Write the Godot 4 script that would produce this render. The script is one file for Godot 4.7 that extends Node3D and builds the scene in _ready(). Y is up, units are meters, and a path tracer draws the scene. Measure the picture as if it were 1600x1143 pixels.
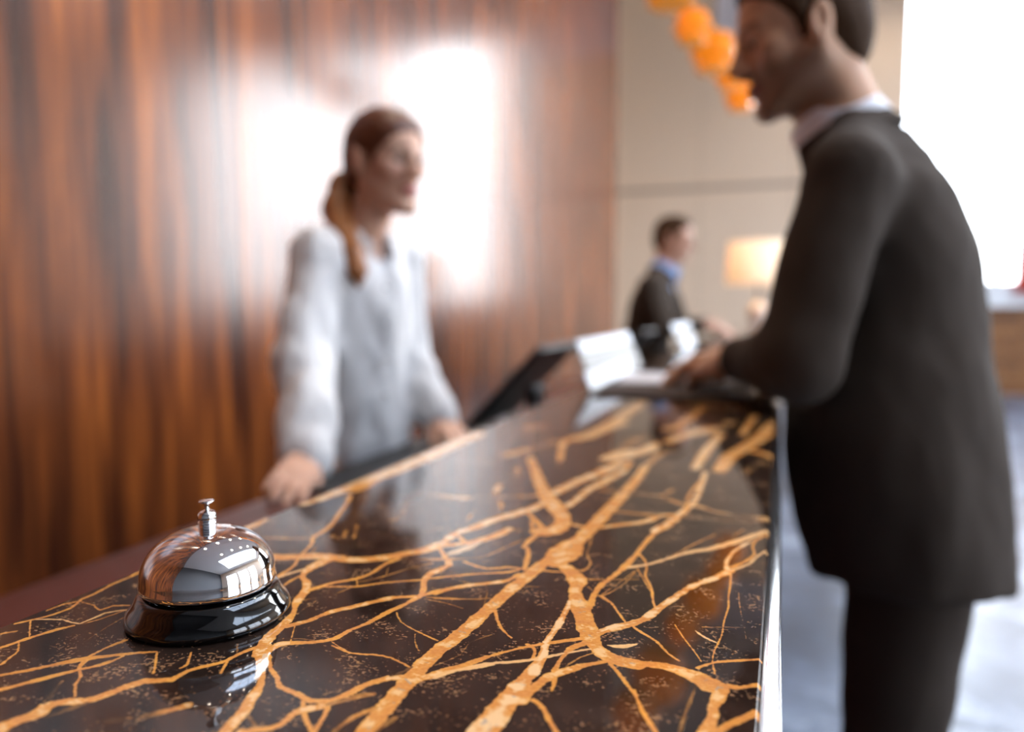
extends Node3D

# ---------------------------------------------------------------- geometry collector
class Geo:
	var v := PackedVector3Array()
	var n := PackedVector3Array()
	var uv := PackedVector2Array()
	var col := PackedColorArray()
	var idx := PackedInt32Array()
	var xf := Transform3D()
	func add(p: Vector3, nn: Vector3, t := Vector2.ZERO, c := Color.WHITE) -> int:
		v.append(xf * p)
		n.append((xf.basis * nn).normalized())
		uv.append(t)
		col.append(c)
		return v.size() - 1
	func tri(a: int, b: int, c: int) -> void:      # counter-clockwise seen from outside
		idx.append(a)
		idx.append(c)
		idx.append(b)
	func quad(a: int, b: int, c: int, d: int) -> void:
		tri(a, b, c)
		tri(a, c, d)
	func face(p: Array, t: Array = []) -> void:    # flat polygon, counter-clockwise from outside
		var nn: Vector3 = (p[1] - p[0]).cross(p[2] - p[0]).normalized()
		var ids := []
		for i in p.size():
			ids.append(add(p[i], nn, t[i] if t.size() > i else Vector2.ZERO))
		for i in range(1, p.size() - 1):
			tri(ids[0], ids[i], ids[i + 1])
	func box(c: Vector3, s: Vector3, bev := 0.0, b := Basis()) -> void:
		var h := s * 0.5
		bev = minf(bev, minf(h.x, minf(h.y, h.z)) * 0.9)
		for ax in 3:
			for sg in [-1.0, 1.0]:
				var q := []
				for k in 4:
					var u: float = [-1.0, 1.0, 1.0, -1.0][k]
					var w: float = [-1.0, -1.0, 1.0, 1.0][k]
					var p := Vector3.ZERO
					p[ax] = sg * h[ax]
					p[(ax + 1) % 3] = u * (h[(ax + 1) % 3] - bev)
					p[(ax + 2) % 3] = w * (h[(ax + 2) % 3] - bev)
					q.append(c + b * p)
				if sg < 0:
					q.reverse()
				face(q)
		if bev <= 0.0:
			return
		for ax in 3:
			var a1 := (ax + 1) % 3
			var a2 := (ax + 2) % 3
			for s1 in [-1.0, 1.0]:
				for s2 in [-1.0, 1.0]:
					var q := []
					for k in 4:
						var p := Vector3.ZERO
						p[ax] = (h[ax] - bev) * (-1.0 if k == 0 or k == 3 else 1.0)
						p[a1] = s1 * (h[a1] - (bev if k > 1 else 0.0))
						p[a2] = s2 * (h[a2] - (0.0 if k > 1 else bev))
						q.append(c + b * p)
					if s1 * s2 < 0:
						q.reverse()
					face(q)
		for sx in [-1.0, 1.0]:
			for sy in [-1.0, 1.0]:
				for sz in [-1.0, 1.0]:
					var sg := Vector3(sx, sy, sz)
					var q := []
					for k in 3:
						var p := (h - Vector3.ONE * bev) * sg
						p[k] = h[k] * sg[k]
						q.append(c + b * p)
					if sx * sy * sz < 0:
						q.reverse()
					face(q)
	# closed or open profile of (radius, height), turned about y; smooth unless two points coincide
	func lathe(pr: PackedVector2Array, seg := 48, sx := 1.0, sz := 1.0, from := 0.0, sweep := TAU) -> void:
		var m := pr.size()
		var nr := []
		for i in m:
			var d0 := Vector2.ZERO
			var d1 := Vector2.ZERO
			if i > 0 and pr[i] != pr[i - 1]:
				d0 = (pr[i] - pr[i - 1]).normalized()
			if i < m - 1 and pr[i + 1] != pr[i]:
				d1 = (pr[i + 1] - pr[i]).normalized()
			var d := d0 + d1
			nr.append(Vector2(d.y, -d.x).normalized())
		var first := v.size()
		for i in m:
			for j in seg + 1:
				var a := from + sweep * j / seg
				add(Vector3(pr[i].x * cos(a) * sx, pr[i].y, pr[i].x * sin(a) * sz), Vector3(nr[i].x * cos(a) / sx, nr[i].y, nr[i].x * sin(a) / sz), Vector2(float(j) / seg, float(i) / m))
		for i in m - 1:
			if pr[i] == pr[i + 1]:
				continue
			for j in seg:
				var a := first + i * (seg + 1) + j
				quad(a, a + seg + 1, a + seg + 2, a + 1)
		if sweep < TAU - 0.01:                     # close the two ends of an open band
			for e in [0, seg]:
				var a: float = from + sweep * e / seg
				var p := []
				for i in m:
					p.append(Vector3(pr[i].x * cos(a) * sx, pr[i].y, pr[i].x * sin(a) * sz))
				var q := [p[0], p[m / 3], p[m * 2 / 3], p[m - 2]]
				if e == 0:
					q.reverse()
				face(q)
	func tube(path: Array, rad: Array, sides := 10, flat := 1.0) -> void:
		var first := v.size()
		var up := Vector3.UP
		var m := path.size()
		for i in m:
			var d: Vector3 = (path[mini(i + 1, m - 1)] - path[maxi(i - 1, 0)]).normalized()
			var s := d.cross(up)
			if s.length() < 0.05:
				s = d.cross(Vector3.RIGHT)
			s = s.normalized()
			var t := s.cross(d).normalized()
			var r: float = rad[mini(i, rad.size() - 1)]
			for j in sides + 1:
				var a := TAU * j / sides
				var nn := s * cos(a) + t * sin(a) / flat
				add(path[i] + (s * cos(a) + t * sin(a) * flat) * r, nn, Vector2(float(j) / sides, float(i)))
		for i in m - 1:
			for j in sides:
				var a := first + i * (sides + 1) + j
				quad(a, a + 1, a + sides + 2, a + sides + 1)
		for e in 2:
			var row := first if e == 0 else first + (m - 1) * (sides + 1)
			var dd: Vector3 = (path[0] - path[1]) if e == 0 else (path[m - 1] - path[m - 2])
			var ids := []
			for j in sides:
				ids.append(v.size())
				v.append(v[row + j])
				n.append((xf.basis * dd).normalized())
				uv.append(Vector2.ZERO)
				col.append(Color.WHITE)
			for j in range(1, sides - 1):
				if e == 0:
					tri(ids[0], ids[j + 1], ids[j])
				else:
					tri(ids[0], ids[j], ids[j + 1])
	func mesh(colored := false) -> ArrayMesh:
		var a := []
		a.resize(Mesh.ARRAY_MAX)
		a[Mesh.ARRAY_VERTEX] = v
		a[Mesh.ARRAY_NORMAL] = n
		a[Mesh.ARRAY_TEX_UV] = uv
		if colored:
			a[Mesh.ARRAY_COLOR] = col
		a[Mesh.ARRAY_INDEX] = idx
		var m := ArrayMesh.new()
		m.add_surface_from_arrays(Mesh.PRIMITIVE_TRIANGLES, a)
		return m

# ---------------------------------------------------------------- smooth solids (distance fields) for people
class Prim:
	var kind := 0                    # 0 tapered capsule, 1 ellipsoid, 2 loft of ellipses along y, 3 half space
	var a := Vector3.ZERO
	var b := Vector3.ZERO
	var ra := 0.0
	var rb := 0.0
	var k := 0.02
	var cut := false
	var inv := Basis()
	var rad := Vector3.ONE
	var sec := []                    # loft: [y, cx, cz, rx, rz] from low to high
	var tag := 0
	func lo() -> Vector3:
		if kind == 0:
			return Vector3(minf(a.x - ra, b.x - rb), minf(a.y - ra, b.y - rb), minf(a.z - ra, b.z - rb))
		if kind == 1:
			return a - Vector3.ONE * maxf(rad.x, maxf(rad.y, rad.z))
		var r := Vector3.ONE * 1e3
		for s in sec:
			r = Vector3(minf(r.x, s[1] - s[3]), minf(r.y, s[0]), minf(r.z, s[2] - s[4]))
		return r
	func hi() -> Vector3:
		if kind == 0:
			return Vector3(maxf(a.x + ra, b.x + rb), maxf(a.y + ra, b.y + rb), maxf(a.z + ra, b.z + rb))
		if kind == 1:
			return a + Vector3.ONE * maxf(rad.x, maxf(rad.y, rad.z))
		var r := Vector3.ONE * -1e3
		for s in sec:
			r = Vector3(maxf(r.x, s[1] + s[3]), maxf(r.y, s[0]), maxf(r.z, s[2] + s[4]))
		return r
	func dist(p: Vector3) -> float:
		if kind == 0:
			var ab := b - a
			var t := clampf((p - a).dot(ab) / maxf(ab.length_squared(), 1e-9), 0.0, 1.0)
			return (p - a - ab * t).length() - lerpf(ra, rb, t)
		if kind == 1:
			var q := inv * (p - a)
			var k0 := (q / rad).length()
			var k1 := (q / (rad * rad)).length()
			return k0 * (k0 - 1.0) / maxf(k1, 1e-6)
		if kind == 3:
			return a.dot(p) - ra
		var m := sec.size()
		var y := clampf(p.y, sec[0][0], sec[m - 1][0])
		var i := 0
		while i < m - 2 and y > sec[i + 1][0]:
			i += 1
		var s0: Array = sec[maxi(i - 1, 0)]
		var s1: Array = sec[i]
		var s2: Array = sec[i + 1]
		var s3: Array = sec[mini(i + 2, m - 1)]
		var u: float = (y - s1[0]) / (s2[0] - s1[0])
		var cx := cubic_interpolate(s1[1], s2[1], s0[1], s3[1], u)
		var cz := cubic_interpolate(s1[2], s2[2], s0[2], s3[2], u)
		var rx := cubic_interpolate(s1[3], s2[3], s0[3], s3[3], u)
		var rz := cubic_interpolate(s1[4], s2[4], s0[4], s3[4], u)
		var qx := p.x - cx
		var qz := p.z - cz
		var e0 := sqrt(qx * qx / (rx * rx) + qz * qz / (rz * rz))
		var e1 := sqrt(qx * qx / (rx * rx * rx * rx) + qz * qz / (rz * rz * rz * rz))
		var dl := e0 * (e0 - 1.0) / e1 if e1 > 1e-5 else -minf(rx, rz)
		var dy: float = maxf(sec[0][0] - p.y, p.y - sec[m - 1][0])
		if dy > 0.0 and dl > 0.0:
			return sqrt(dl * dl + dy * dy)
		return maxf(dl, dy)

class Solid:
	var prims: Array[Prim] = []
	var noise: FastNoiseLite
	var wrinkle := 0.0
	var squash := Vector3.ONE
	func cap(a: Vector3, b: Vector3, ra: float, rb: float, k := 0.02, cut := false) -> Prim:
		var p := Prim.new()
		p.a = a
		p.b = b
		p.ra = ra
		p.rb = rb
		p.k = k
		p.cut = cut
		prims.append(p)
		return p
	func ell(c: Vector3, r: Vector3, k := 0.02, cut := false, rot := Vector3.ZERO) -> Prim:
		var p := Prim.new()
		p.kind = 1
		p.a = c
		p.rad = r
		p.k = k
		p.cut = cut
		p.inv = Basis.from_euler(rot).inverse()
		prims.append(p)
		return p
	func loft(sec: Array, k := 0.02) -> Prim:
		var p := Prim.new()
		p.kind = 2
		p.sec = sec
		p.k = k
		prims.append(p)
		return p
	func slice(nrm: Vector3, c: float, k := 0.004) -> Prim:   # takes away everything where nrm . p < c
		var p := Prim.new()
		p.kind = 3
		p.a = nrm.normalized()
		p.ra = c
		p.k = k
		p.cut = true
		prims.append(p)
		return p
	func field(p: Vector3, set: Array) -> float:
		var d := 10.0
		for q: Prim in set:
			var e := q.dist(p)
			if q.cut:
				var g := -e
				var h := maxf(q.k - absf(d - g), 0.0) / q.k
				d = maxf(d, g) + h * h * q.k * 0.25
			else:
				var h := maxf(q.k - absf(d - e), 0.0) / q.k
				d = minf(d, e) - h * h * q.k * 0.25
		if wrinkle > 0.0 and absf(d) < 0.05:
			d += noise.get_noise_3dv(p * squash) * wrinkle
		return d
	func front(x: float, y: float) -> float:      # where the surface lies, seen from ahead
		var z := 0.45
		while z > -0.3:
			var d := field(Vector3(x, y, z), prims)
			if d < 0.0008:
				return z
			z -= clampf(d * 0.5, 0.0008, 0.05)
		return z
	func build(geo: Geo, cell: float, tint := Color.WHITE, painter: Object = null) -> void:
		var lo := Vector3.ONE * 1e3
		var hi := -lo
		for q in prims:
			if not q.cut:
				lo = lo.min(q.lo())
				hi = hi.max(q.hi())
		lo -= Vector3.ONE * cell * 2.5
		hi += Vector3.ONE * cell * 2.5
		const B := 4
		var bx := int(ceil((hi.x - lo.x) / (cell * B)))
		var by := int(ceil((hi.y - lo.y) / (cell * B)))
		var bz := int(ceil((hi.z - lo.z) / (cell * B)))
		var nx := bx * B
		var ny := by * B
		var nz := bz * B
		var sx := nx + 1
		var sxy := sx * (ny + 1)
		var val := PackedFloat32Array()
		val.resize(sxy * (nz + 1))
		val.fill(1e6)
		var diag := cell * B * 0.87
		var blocks := []
		for k in bz:
			for j in by:
				for i in bx:
					var c := lo + Vector3(i + 0.5, j + 0.5, k + 0.5) * cell * B
					var d := field(c, prims)
					if absf(d) > diag * 2.6 + wrinkle:
						continue
					var near := []
					for q in prims:
						if q.kind == 3 or absf(q.dist(c)) < diag * 3.4 + q.k + wrinkle or (not q.cut and q.dist(c) < 0.0):
							near.append(q)
					blocks.append(Vector3i(i, j, k))
					for kk in range(k * B, k * B + B + 1):
						for jj in range(j * B, j * B + B + 1):
							for ii in range(i * B, i * B + B + 1):
								var o := ii + jj * sx + kk * sxy
								if val[o] > 1e5:
									val[o] = field(lo + Vector3(ii, jj, kk) * cell, near)
		var at := PackedInt32Array()
		at.resize(val.size())
		at.fill(-1)
		var first := geo.v.size()
		var pts := PackedVector3Array()
		var cells := PackedInt32Array()
		var offs := [0, 1, sx, sx + 1, sxy, sxy + 1, sxy + sx, sxy + sx + 1]
		var edges := [0, 1, 2, 3, 4, 5, 6, 7, 0, 2, 1, 3, 4, 6, 5, 7, 0, 4, 1, 5, 2, 6, 3, 7]
		for bl: Vector3i in blocks:
			for kk in range(bl.z * B, bl.z * B + B):
				for jj in range(bl.y * B, bl.y * B + B):
					for ii in range(bl.x * B, bl.x * B + B):
						var o := ii + jj * sx + kk * sxy
						var inside := 0
						for e in 8:
							if val[o + offs[e]] < 0.0:
								inside += 1
						if inside == 0 or inside == 8:
							continue
						var sum := Vector3.ZERO
						var cnt := 0
						for e in 12:
							var ca: int = edges[e * 2]
							var cb: int = edges[e * 2 + 1]
							var va := val[o + offs[ca]]
							var vb := val[o + offs[cb]]
							if (va < 0.0) != (vb < 0.0):
								var t := va / (va - vb)
								var pa := Vector3(ca & 1, (ca >> 1) & 1, ca >> 2)
								var pb := Vector3(cb & 1, (cb >> 1) & 1, cb >> 2)
								sum += pa.lerp(pb, t)
								cnt += 1
						at[o] = pts.size()
						pts.append(lo + (Vector3(ii, jj, kk) + sum / cnt) * cell)
						cells.append(o)
		var nor := PackedVector3Array()
		nor.resize(pts.size())
		var tris := PackedInt32Array()
		var st := [1, sx, sxy]
		for o in cells:
			for ax in 3:
				var s0: int = st[ax]
				var s1: int = st[(ax + 1) % 3]
				var s2: int = st[(ax + 2) % 3]
				var va := val[o] < 0.0
				if va == (val[o + s0] < 0.0):
					continue
				if o < s1 + s2:
					continue
				var q0 := at[o]
				var q1 := at[o - s1]
				var q2 := at[o - s1 - s2]
				var q3 := at[o - s2]
				if q1 < 0 or q2 < 0 or q3 < 0:
					continue
				if not va:
					var sw := q1
					q1 = q3
					q3 = sw
				var nn := (pts[q2] - pts[q0]).cross(pts[q3] - pts[q1])
				for q in [q0, q1, q2, q3]:
					nor[q] += nn
				for q in [q0, q1, q2, q0, q2, q3]:
					tris.append(q)
		for i in pts.size():
			var c := tint
			if painter:
				c = painter.paint(pts[i])
			geo.add(pts[i], nor[i], Vector2.ZERO, c)
		for i in range(0, tris.size(), 3):
			geo.tri(first + tris[i], first + tris[i + 1], first + tris[i + 2])

class FacePaint:
	var skin := Color(0.6, 0.4, 0.3)
	var lip := Color(0.5, 0.2, 0.18)
	var brow := Color(0.1, 0.06, 0.04)
	var beard := Color(0.1, 0.07, 0.05)
	var beard_amount := 0.0
	var lids := 0.0
	func paint(p: Vector3) -> Color:
		var c := skin
		if p.z > 0.02:
			var cheek := exp(-(pow((absf(p.x) - 0.042) / 0.022, 2) + pow((p.y + 0.022) / 0.02, 2)))
			c = c.lerp(lip, 0.22 * cheek)
		if beard_amount > 0.0:
			var by := smoothstep(-0.022, -0.05, p.y) * smoothstep(-0.03, 0.005, p.z + (p.y + 0.05) * -0.3)
			by *= 1.0 - smoothstep(0.0, 0.02, -0.118 - p.y)
			var mous := exp(-pow((p.y + 0.047) / 0.008, 2)) * smoothstep(0.03, 0.02, absf(p.x)) * smoothstep(0.06, 0.08, p.z)
			c = c.lerp(beard, clampf(maxf(by, mous), 0.0, 1.0) * beard_amount)
		var l := exp(-pow((p.y + 0.0655) / 0.0085, 4)) * smoothstep(0.027, 0.019, absf(p.x)) * smoothstep(0.075, 0.085, p.z)
		c = c.lerp(lip, l)
		var bx := absf(p.x) - 0.034
		var b := exp(-pow((p.y - 0.026 - 0.004 * cos(bx * 60.0)) / 0.0045, 4)) * smoothstep(0.024, 0.017, absf(bx)) * smoothstep(0.05, 0.065, p.z)
		c = c.lerp(brow, b * 0.85)
		if lids > 0.0 and p.z > 0.05:
			var e := exp(-(pow((absf(p.x) - 0.032) / 0.020, 2) + pow((p.y - 0.006) / 0.011, 2)))
			c = c.lerp(brow, e * lids)
		return c

# ---------------------------------------------------------------- naming
var taken := {}

func numbered(called: String) -> String:
	if not taken.has(called):
		taken[called] = 0
		return called
	taken[called] += 1
	return "%s_%03d" % [called, taken[called]]

func metas(o: Node, label := "", category := "", group := "", kind := "") -> Node:
	for p in [["label", label], ["category", category], ["group", group], ["kind", kind]]:
		if p[1] != "":
			o.set_meta(p[0], p[1])
	return o

func thing(called: String, label: String, category: String, at := Vector3.ZERO, turn := 0.0, group := "") -> Node3D:
	var o := Node3D.new()
	o.name = numbered(called)
	add_child(o)
	o.position = at
	o.rotation.y = turn
	metas(o, label, category, group)
	return o

func put(called: String, m: Mesh, material: Material, parent: Node = null, label := "") -> MeshInstance3D:
	var o := MeshInstance3D.new()
	o.mesh = m
	o.material_override = material
	o.cast_shadow = GeometryInstance3D.SHADOW_CASTING_SETTING_ON
	if parent == null:
		o.name = numbered(called)
		add_child(o)
	else:
		o.name = called
		parent.add_child(o, true)
	if label != "":
		o.set_meta("label", label)
	return o

func struct(called: String, m: Mesh, material: Material) -> MeshInstance3D:
	var o := put(called, m, material)
	o.set_meta("kind", "structure")
	return o

func boxmesh(c: Vector3, s: Vector3, bev := 0.0, b := Basis()) -> ArrayMesh:
	var g := Geo.new()
	g.box(c, s, bev, b)
	return g.mesh()

# ---------------------------------------------------------------- materials
var M := {}

func lin(r: float, g: float, b: float) -> Color:
	return Color(r, g, b).srgb_to_linear()

func mat(called: String, c: Color, rough := 0.6, metal := 0.0, spec := 0.5) -> StandardMaterial3D:
	var m := StandardMaterial3D.new()
	m.resource_name = called
	m.albedo_color = c
	m.roughness = rough
	m.metallic = metal
	m.metallic_specular = spec
	M[called] = m
	return m

func fnl(sd: int, freq: float, oct := 4, type := FastNoiseLite.TYPE_SIMPLEX_SMOOTH) -> FastNoiseLite:
	var f := FastNoiseLite.new()
	f.seed = sd
	f.noise_type = type
	f.frequency = freq
	f.fractal_type = FastNoiseLite.FRACTAL_FBM
	f.fractal_octaves = oct
	return f

func bytes_of(f: FastNoiseLite, w: int, h: int, tw: int, th: int) -> PackedByteArray:
	var im := f.get_image(w, h, false, false, true)
	im.convert(Image.FORMAT_L8)
	if tw != w or th != h:
		im.resize(tw, th, Image.INTERPOLATE_CUBIC)
	return im.get_data()

func tex(w: int, h: int, d: PackedByteArray, format := Image.FORMAT_RGB8) -> ImageTexture:
	return ImageTexture.create_from_image(Image.create_from_data(w, h, false, format, d))

func ramp(c: float, stops: Array) -> Color:
	var i := 0
	while i < stops.size() - 2 and c > stops[i + 1][0]:
		i += 1
	var a: Array = stops[i]
	var b: Array = stops[i + 1]
	return (a[1] as Color).lerp(b[1], clampf((c - a[0]) / (b[0] - a[0]), 0.0, 1.0))

func wood_tex(w: int, h: int, squash: int, sd: int, f1: float, f2: float, stops: Array) -> ImageTexture:
	# grain runs along the height of the picture
	var hs := int(h / squash)
	var broad := fnl(sd, f1, 3)
	broad.domain_warp_enabled = true
	broad.domain_warp_amplitude = 0.35 / f1
	broad.domain_warp_frequency = f1 * 1.3
	var a := bytes_of(broad, w, hs, w, h)
	var b := bytes_of(fnl(sd + 5, f2, 3), w, maxi(hs / 3, 8), w, h)
	var c := bytes_of(fnl(sd + 9, f1 * 0.4, 2), w, maxi(hs, 8), w, h)
	var lut := []
	for i in 256:
		lut.append(ramp(i / 255.0, stops))
	var out := PackedByteArray()
	out.resize(w * h * 3)
	for i in w * h:
		var t := a[i] * 0.55 + b[i] * 0.30 + c[i] * 0.30 - 19.0
		var q: Color = lut[clampi(int(t), 0, 255)]
		out[i * 3] = q.r8
		out[i * 3 + 1] = q.g8
		out[i * 3 + 2] = q.b8
	return tex(w, h, out)

# ---------------------------------------------------------------- black marble with gold veins, drawn in the slab's own millimetres
var veins := []

func vein(tone: String, p: Array) -> void:
	veins.append([tone, p])

func marble_tex(x0: float, x1: float, z0: float, z1: float, w: int, h: int, sd: int) -> ImageTexture:
	var w2 := w / 2
	var cloud := bytes_of(fnl(sd, 0.006, 4), w2, h, w, h)
	var fine := bytes_of(fnl(sd + 1, 0.11, 3), w2, h, w, h)
	var edge := bytes_of(fnl(sd + 2, 0.02, 4), w2, h, w, h)
	var patch := fnl(sd + 3, 0.012, 4)
	var pm := bytes_of(patch, w2, h, w, h)
	var web := fnl(sd + 4, 0.02, 3)
	web.fractal_type = FastNoiseLite.FRACTAL_RIDGED
	var wb := bytes_of(web, w2, h, w, h)
	var out := PackedByteArray()
	out.resize(w * h * 3)
	var base := []
	for i in 256:
		base.append(ramp(i / 255.0, [[0.0, Color(0.09, 0.062, 0.052)], [0.45, Color(0.135, 0.098, 0.082)], [0.75, Color(0.19, 0.14, 0.118)], [1.0, Color(0.29, 0.225, 0.19)]]))
	for i in w * h:
		var q: Color = base[(cloud[i] * 2 + fine[i]) / 3]
		var r := q.r8
		var g := q.g8
		var b := q.b8
		var sp := fine[i] + (pm[i] - 128) * 0.55
		if sp > 190.0:
			var t := clampf((sp - 190.0) / 26.0, 0.0, 0.7)
			r = int(lerpf(r, 165, t))
			g = int(lerpf(g, 122, t))
			b = int(lerpf(b, 86, t))
		elif pm[i] > 158 and wb[i] > 196:
			var t := minf((wb[i] - 196) / 40.0, 0.8) * minf((pm[i] - 158) / 20.0, 1.0)
			r = int(lerpf(r, 185, t))
			g = int(lerpf(g, 140, t))
			b = int(lerpf(b, 92, t))
		out[i * 3] = r
		out[i * 3 + 1] = g
		out[i * 3 + 2] = b
	var kx := w / (x1 - x0)
	var kz := h / (z1 - z0)
	var best := PackedFloat32Array()       # how deep inside a vein each pixel lies, in millimetres
	best.resize(w * h)
	best.fill(-9.0)
	var wide := PackedFloat32Array()
	wide.resize(w * h)
	var kind := PackedByteArray()
	kind.resize(w * h)
	for v in veins:
		var tone: int = "ocpwd".find(v[0])
		var p: Array = v[1]
		var m := p.size() / 3
		for i in m - 1:
			var pts := []
			for o in [-1, 0, 1, 2]:
				var j := clampi(i + o, 0, m - 1) * 3
				pts.append(Vector3(p[j], p[j + 1], p[j + 2]))
			var lowz := minf(pts[1].y, pts[2].y) - 40.0
			var highz := maxf(pts[1].y, pts[2].y) + 40.0
			if highz < z0 or lowz > z1:
				continue
			var span: float = Vector2(pts[1].x - pts[2].x, pts[1].y - pts[2].y).length()
			var steps := clampi(int(span / 6.0), 2, 14)
			var last: Vector3 = pts[1]
			for s in range(1, steps + 1):
				var nxt: Vector3 = (pts[1] as Vector3).cubic_interpolate(pts[2], pts[0], pts[3], float(s) / steps)
				stroke(best, wide, kind, w, h, x0, z0, kx, kz, last, nxt, tone)
				last = nxt
	for o in w * h:
		if best[o] < -2.4:
			continue
		var half := wide[o]
		var tone := kind[o]
		var d := best[o] + minf(half, 3.0) * (edge[o] - 128) * 0.0030 + (fine[o] - 128) * 0.0024
		if d < -0.3:
			continue
		var al := clampf((d + 0.3) / 0.5, 0.0, 1.0)
		var depth := clampf(d / maxf(half, 0.5), 0.0, 1.0)
		var n := (fine[o] - 128) * 0.5
		var cr := 202.0 + n * 0.20 + (edge[o] - 128) * 0.10
		var cg := 136.0 + n * 0.24 + (edge[o] - 128) * 0.12
		var cb := 66.0 + n * 0.22
		var core := 0.0
		if half > 2.2:
			core = clampf((edge[o] + 0.3 * fine[o] - 172.0) / 50.0, 0.0, 0.7) * minf(depth * 1.6, 1.0)
		if tone == 1:
			core = maxf(core, clampf(depth * 1.3 - 0.1 + (edge[o] - 128) * 0.012, 0.0, 0.9))
		elif tone == 2:
			core = 0.6
		elif tone == 3:
			core = 1.0
			al *= 0.85
		elif tone == 4:
			al *= clampf(0.55 + (cloud[o] - 128) * 0.005, 0.22, 0.85)
		# grey mineral pockets in the hearts of the thick veins
		var pocket := 0.0
		if half > 4.0 and tone < 2 and depth > 0.45 and wb[o] > 196:
			pocket = clampf((wb[o] - 196) / 40.0, 0.0, 0.65) * clampf((pm[o] - 110) / 30.0, 0.0, 1.0)
		cr = lerpf(lerpf(cr, 226.0, core), 150.0, pocket)
		cg = lerpf(lerpf(cg, 188.0, core), 140.0, pocket)
		cb = lerpf(lerpf(cb, 142.0, core), 132.0, pocket)
		var q := o * 3
		out[q] = int(clampf(lerpf(out[q], cr, al), 0.0, 255.0))
		out[q + 1] = int(clampf(lerpf(out[q + 1], cg, al), 0.0, 255.0))
		out[q + 2] = int(clampf(lerpf(out[q + 2], cb, al), 0.0, 255.0))
	return tex(w, h, out)

func stroke(best: PackedFloat32Array, wide: PackedFloat32Array, kind: PackedByteArray, w: int, h: int, x0: float, z0: float, kx: float, kz: float, a: Vector3, b: Vector3, tone: int) -> void:
	var r := maxf(a.z, b.z) * 0.5 + 2.2
	var ix0 := maxi(int((minf(a.x, b.x) - r - x0) * kx), 0)
	var ix1 := mini(int((maxf(a.x, b.x) + r - x0) * kx), w - 1)
	var iz0 := maxi(int((minf(a.y, b.y) - r - z0) * kz), 0)
	var iz1 := mini(int((maxf(a.y, b.y) + r - z0) * kz), h - 1)
	var dx := b.x - a.x
	var dz := b.y - a.y
	var l2 := maxf(dx * dx + dz * dz, 1e-6)
	for iz in range(iz0, iz1 + 1):
		var z := z0 + iz / kz
		for ix in range(ix0, ix1 + 1):
			var x := x0 + ix / kx
			var t := clampf(((x - a.x) * dx + (z - a.y) * dz) / l2, 0.0, 1.0)
			var ex := x - a.x - dx * t
			var ez := z - a.y - dz * t
			var half := lerpf(a.z, b.z, t) * 0.5
			var d := half - sqrt(ex * ex + ez * ez)
			var o := iz * w + ix
			if d > best[o]:
				best[o] = d
				wide[o] = half
				kind[o] = tone

# ---------------------------------------------------------------- people
func head_solid(female: bool, neck_to: Vector3) -> Solid:
	var s := Solid.new()
	var jw := 0.82 if female else 1.0
	s.ell(Vector3(0, 0.03, -0.016), Vector3(0.077, 0.092, 0.097), 0.02)
	s.ell(Vector3(0, -0.035, 0.026), Vector3(0.060 * jw, 0.078, 0.064), 0.03)
	s.ell(Vector3(0, 0.045, 0.040), Vector3(0.060, 0.052, 0.050), 0.03)
	for x in [-1.0, 1.0]:
		s.cap(Vector3(x * 0.056 * jw, -0.045, -0.004), Vector3(x * 0.020 * jw, -0.098, 0.064), 0.020, 0.017, 0.025)
		s.ell(Vector3(x * 0.043, -0.014, 0.058), Vector3(0.022, 0.020, 0.022), 0.025)
	s.cap(Vector3(-0.010 * jw, -0.100, 0.074), Vector3(0.010 * jw, -0.100, 0.074), 0.017, 0.017, 0.02)
	var bw := 0.007 if female else 0.012
	for x in [-1.0, 1.0]:
		s.cap(Vector3(x * 0.010, 0.024, 0.086), Vector3(x * 0.044, 0.026, 0.070), bw, bw * 0.8, 0.014)
		s.ell(Vector3(x * 0.032, 0.004, 0.098), Vector3(0.019, 0.013, 0.016), 0.012, true)
	for x in [-1.0, 1.0]:
		s.cap(Vector3(x * 0.032 - 0.010, 0.0092, 0.0800), Vector3(x * 0.032 + 0.010, 0.0092, 0.0800), 0.0070, 0.0070, 0.006)
	var nl := 0.108 if female else 0.114
	s.cap(Vector3(0, 0.020, 0.088), Vector3(0, -0.026, nl), 0.0075, 0.0105, 0.012)
	s.cap(Vector3(0, 0.015, 0.074), Vector3(0, -0.030, 0.090), 0.011, 0.016, 0.010)
	for x in [-1.0, 1.0]:
		s.ell(Vector3(x * 0.0115, -0.033, 0.099), Vector3(0.0085, 0.008, 0.011), 0.008)
	var lt := 1.25 if female else 0.9
	s.ell(Vector3(0, -0.0600, 0.089), Vector3(0.024, 0.0065 * lt, 0.0115), 0.006)
	s.ell(Vector3(0, -0.0715, 0.0875), Vector3(0.021, 0.0075 * lt, 0.0115), 0.006)
	s.cap(Vector3(-0.019, -0.0655, 0.1005), Vector3(0.019, -0.0655, 0.1005), 0.0022, 0.0022, 0.004, true)
	for x in [-1.0, 1.0]:
		s.ell(Vector3(x * 0.080, -0.002, -0.012), Vector3(0.009, 0.034, 0.020), 0.008, false, Vector3(-0.15, x * 0.35, x * -0.12))
		s.ell(Vector3(x * 0.090, 0.002, -0.008), Vector3(0.007, 0.020, 0.010), 0.004, true, Vector3(-0.15, x * 0.35, 0))
	var nr := 0.045 if female else 0.060
	s.cap(Vector3(0, -0.05, -0.022), neck_to, nr, nr * 1.12, 0.03)
	return s

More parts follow.
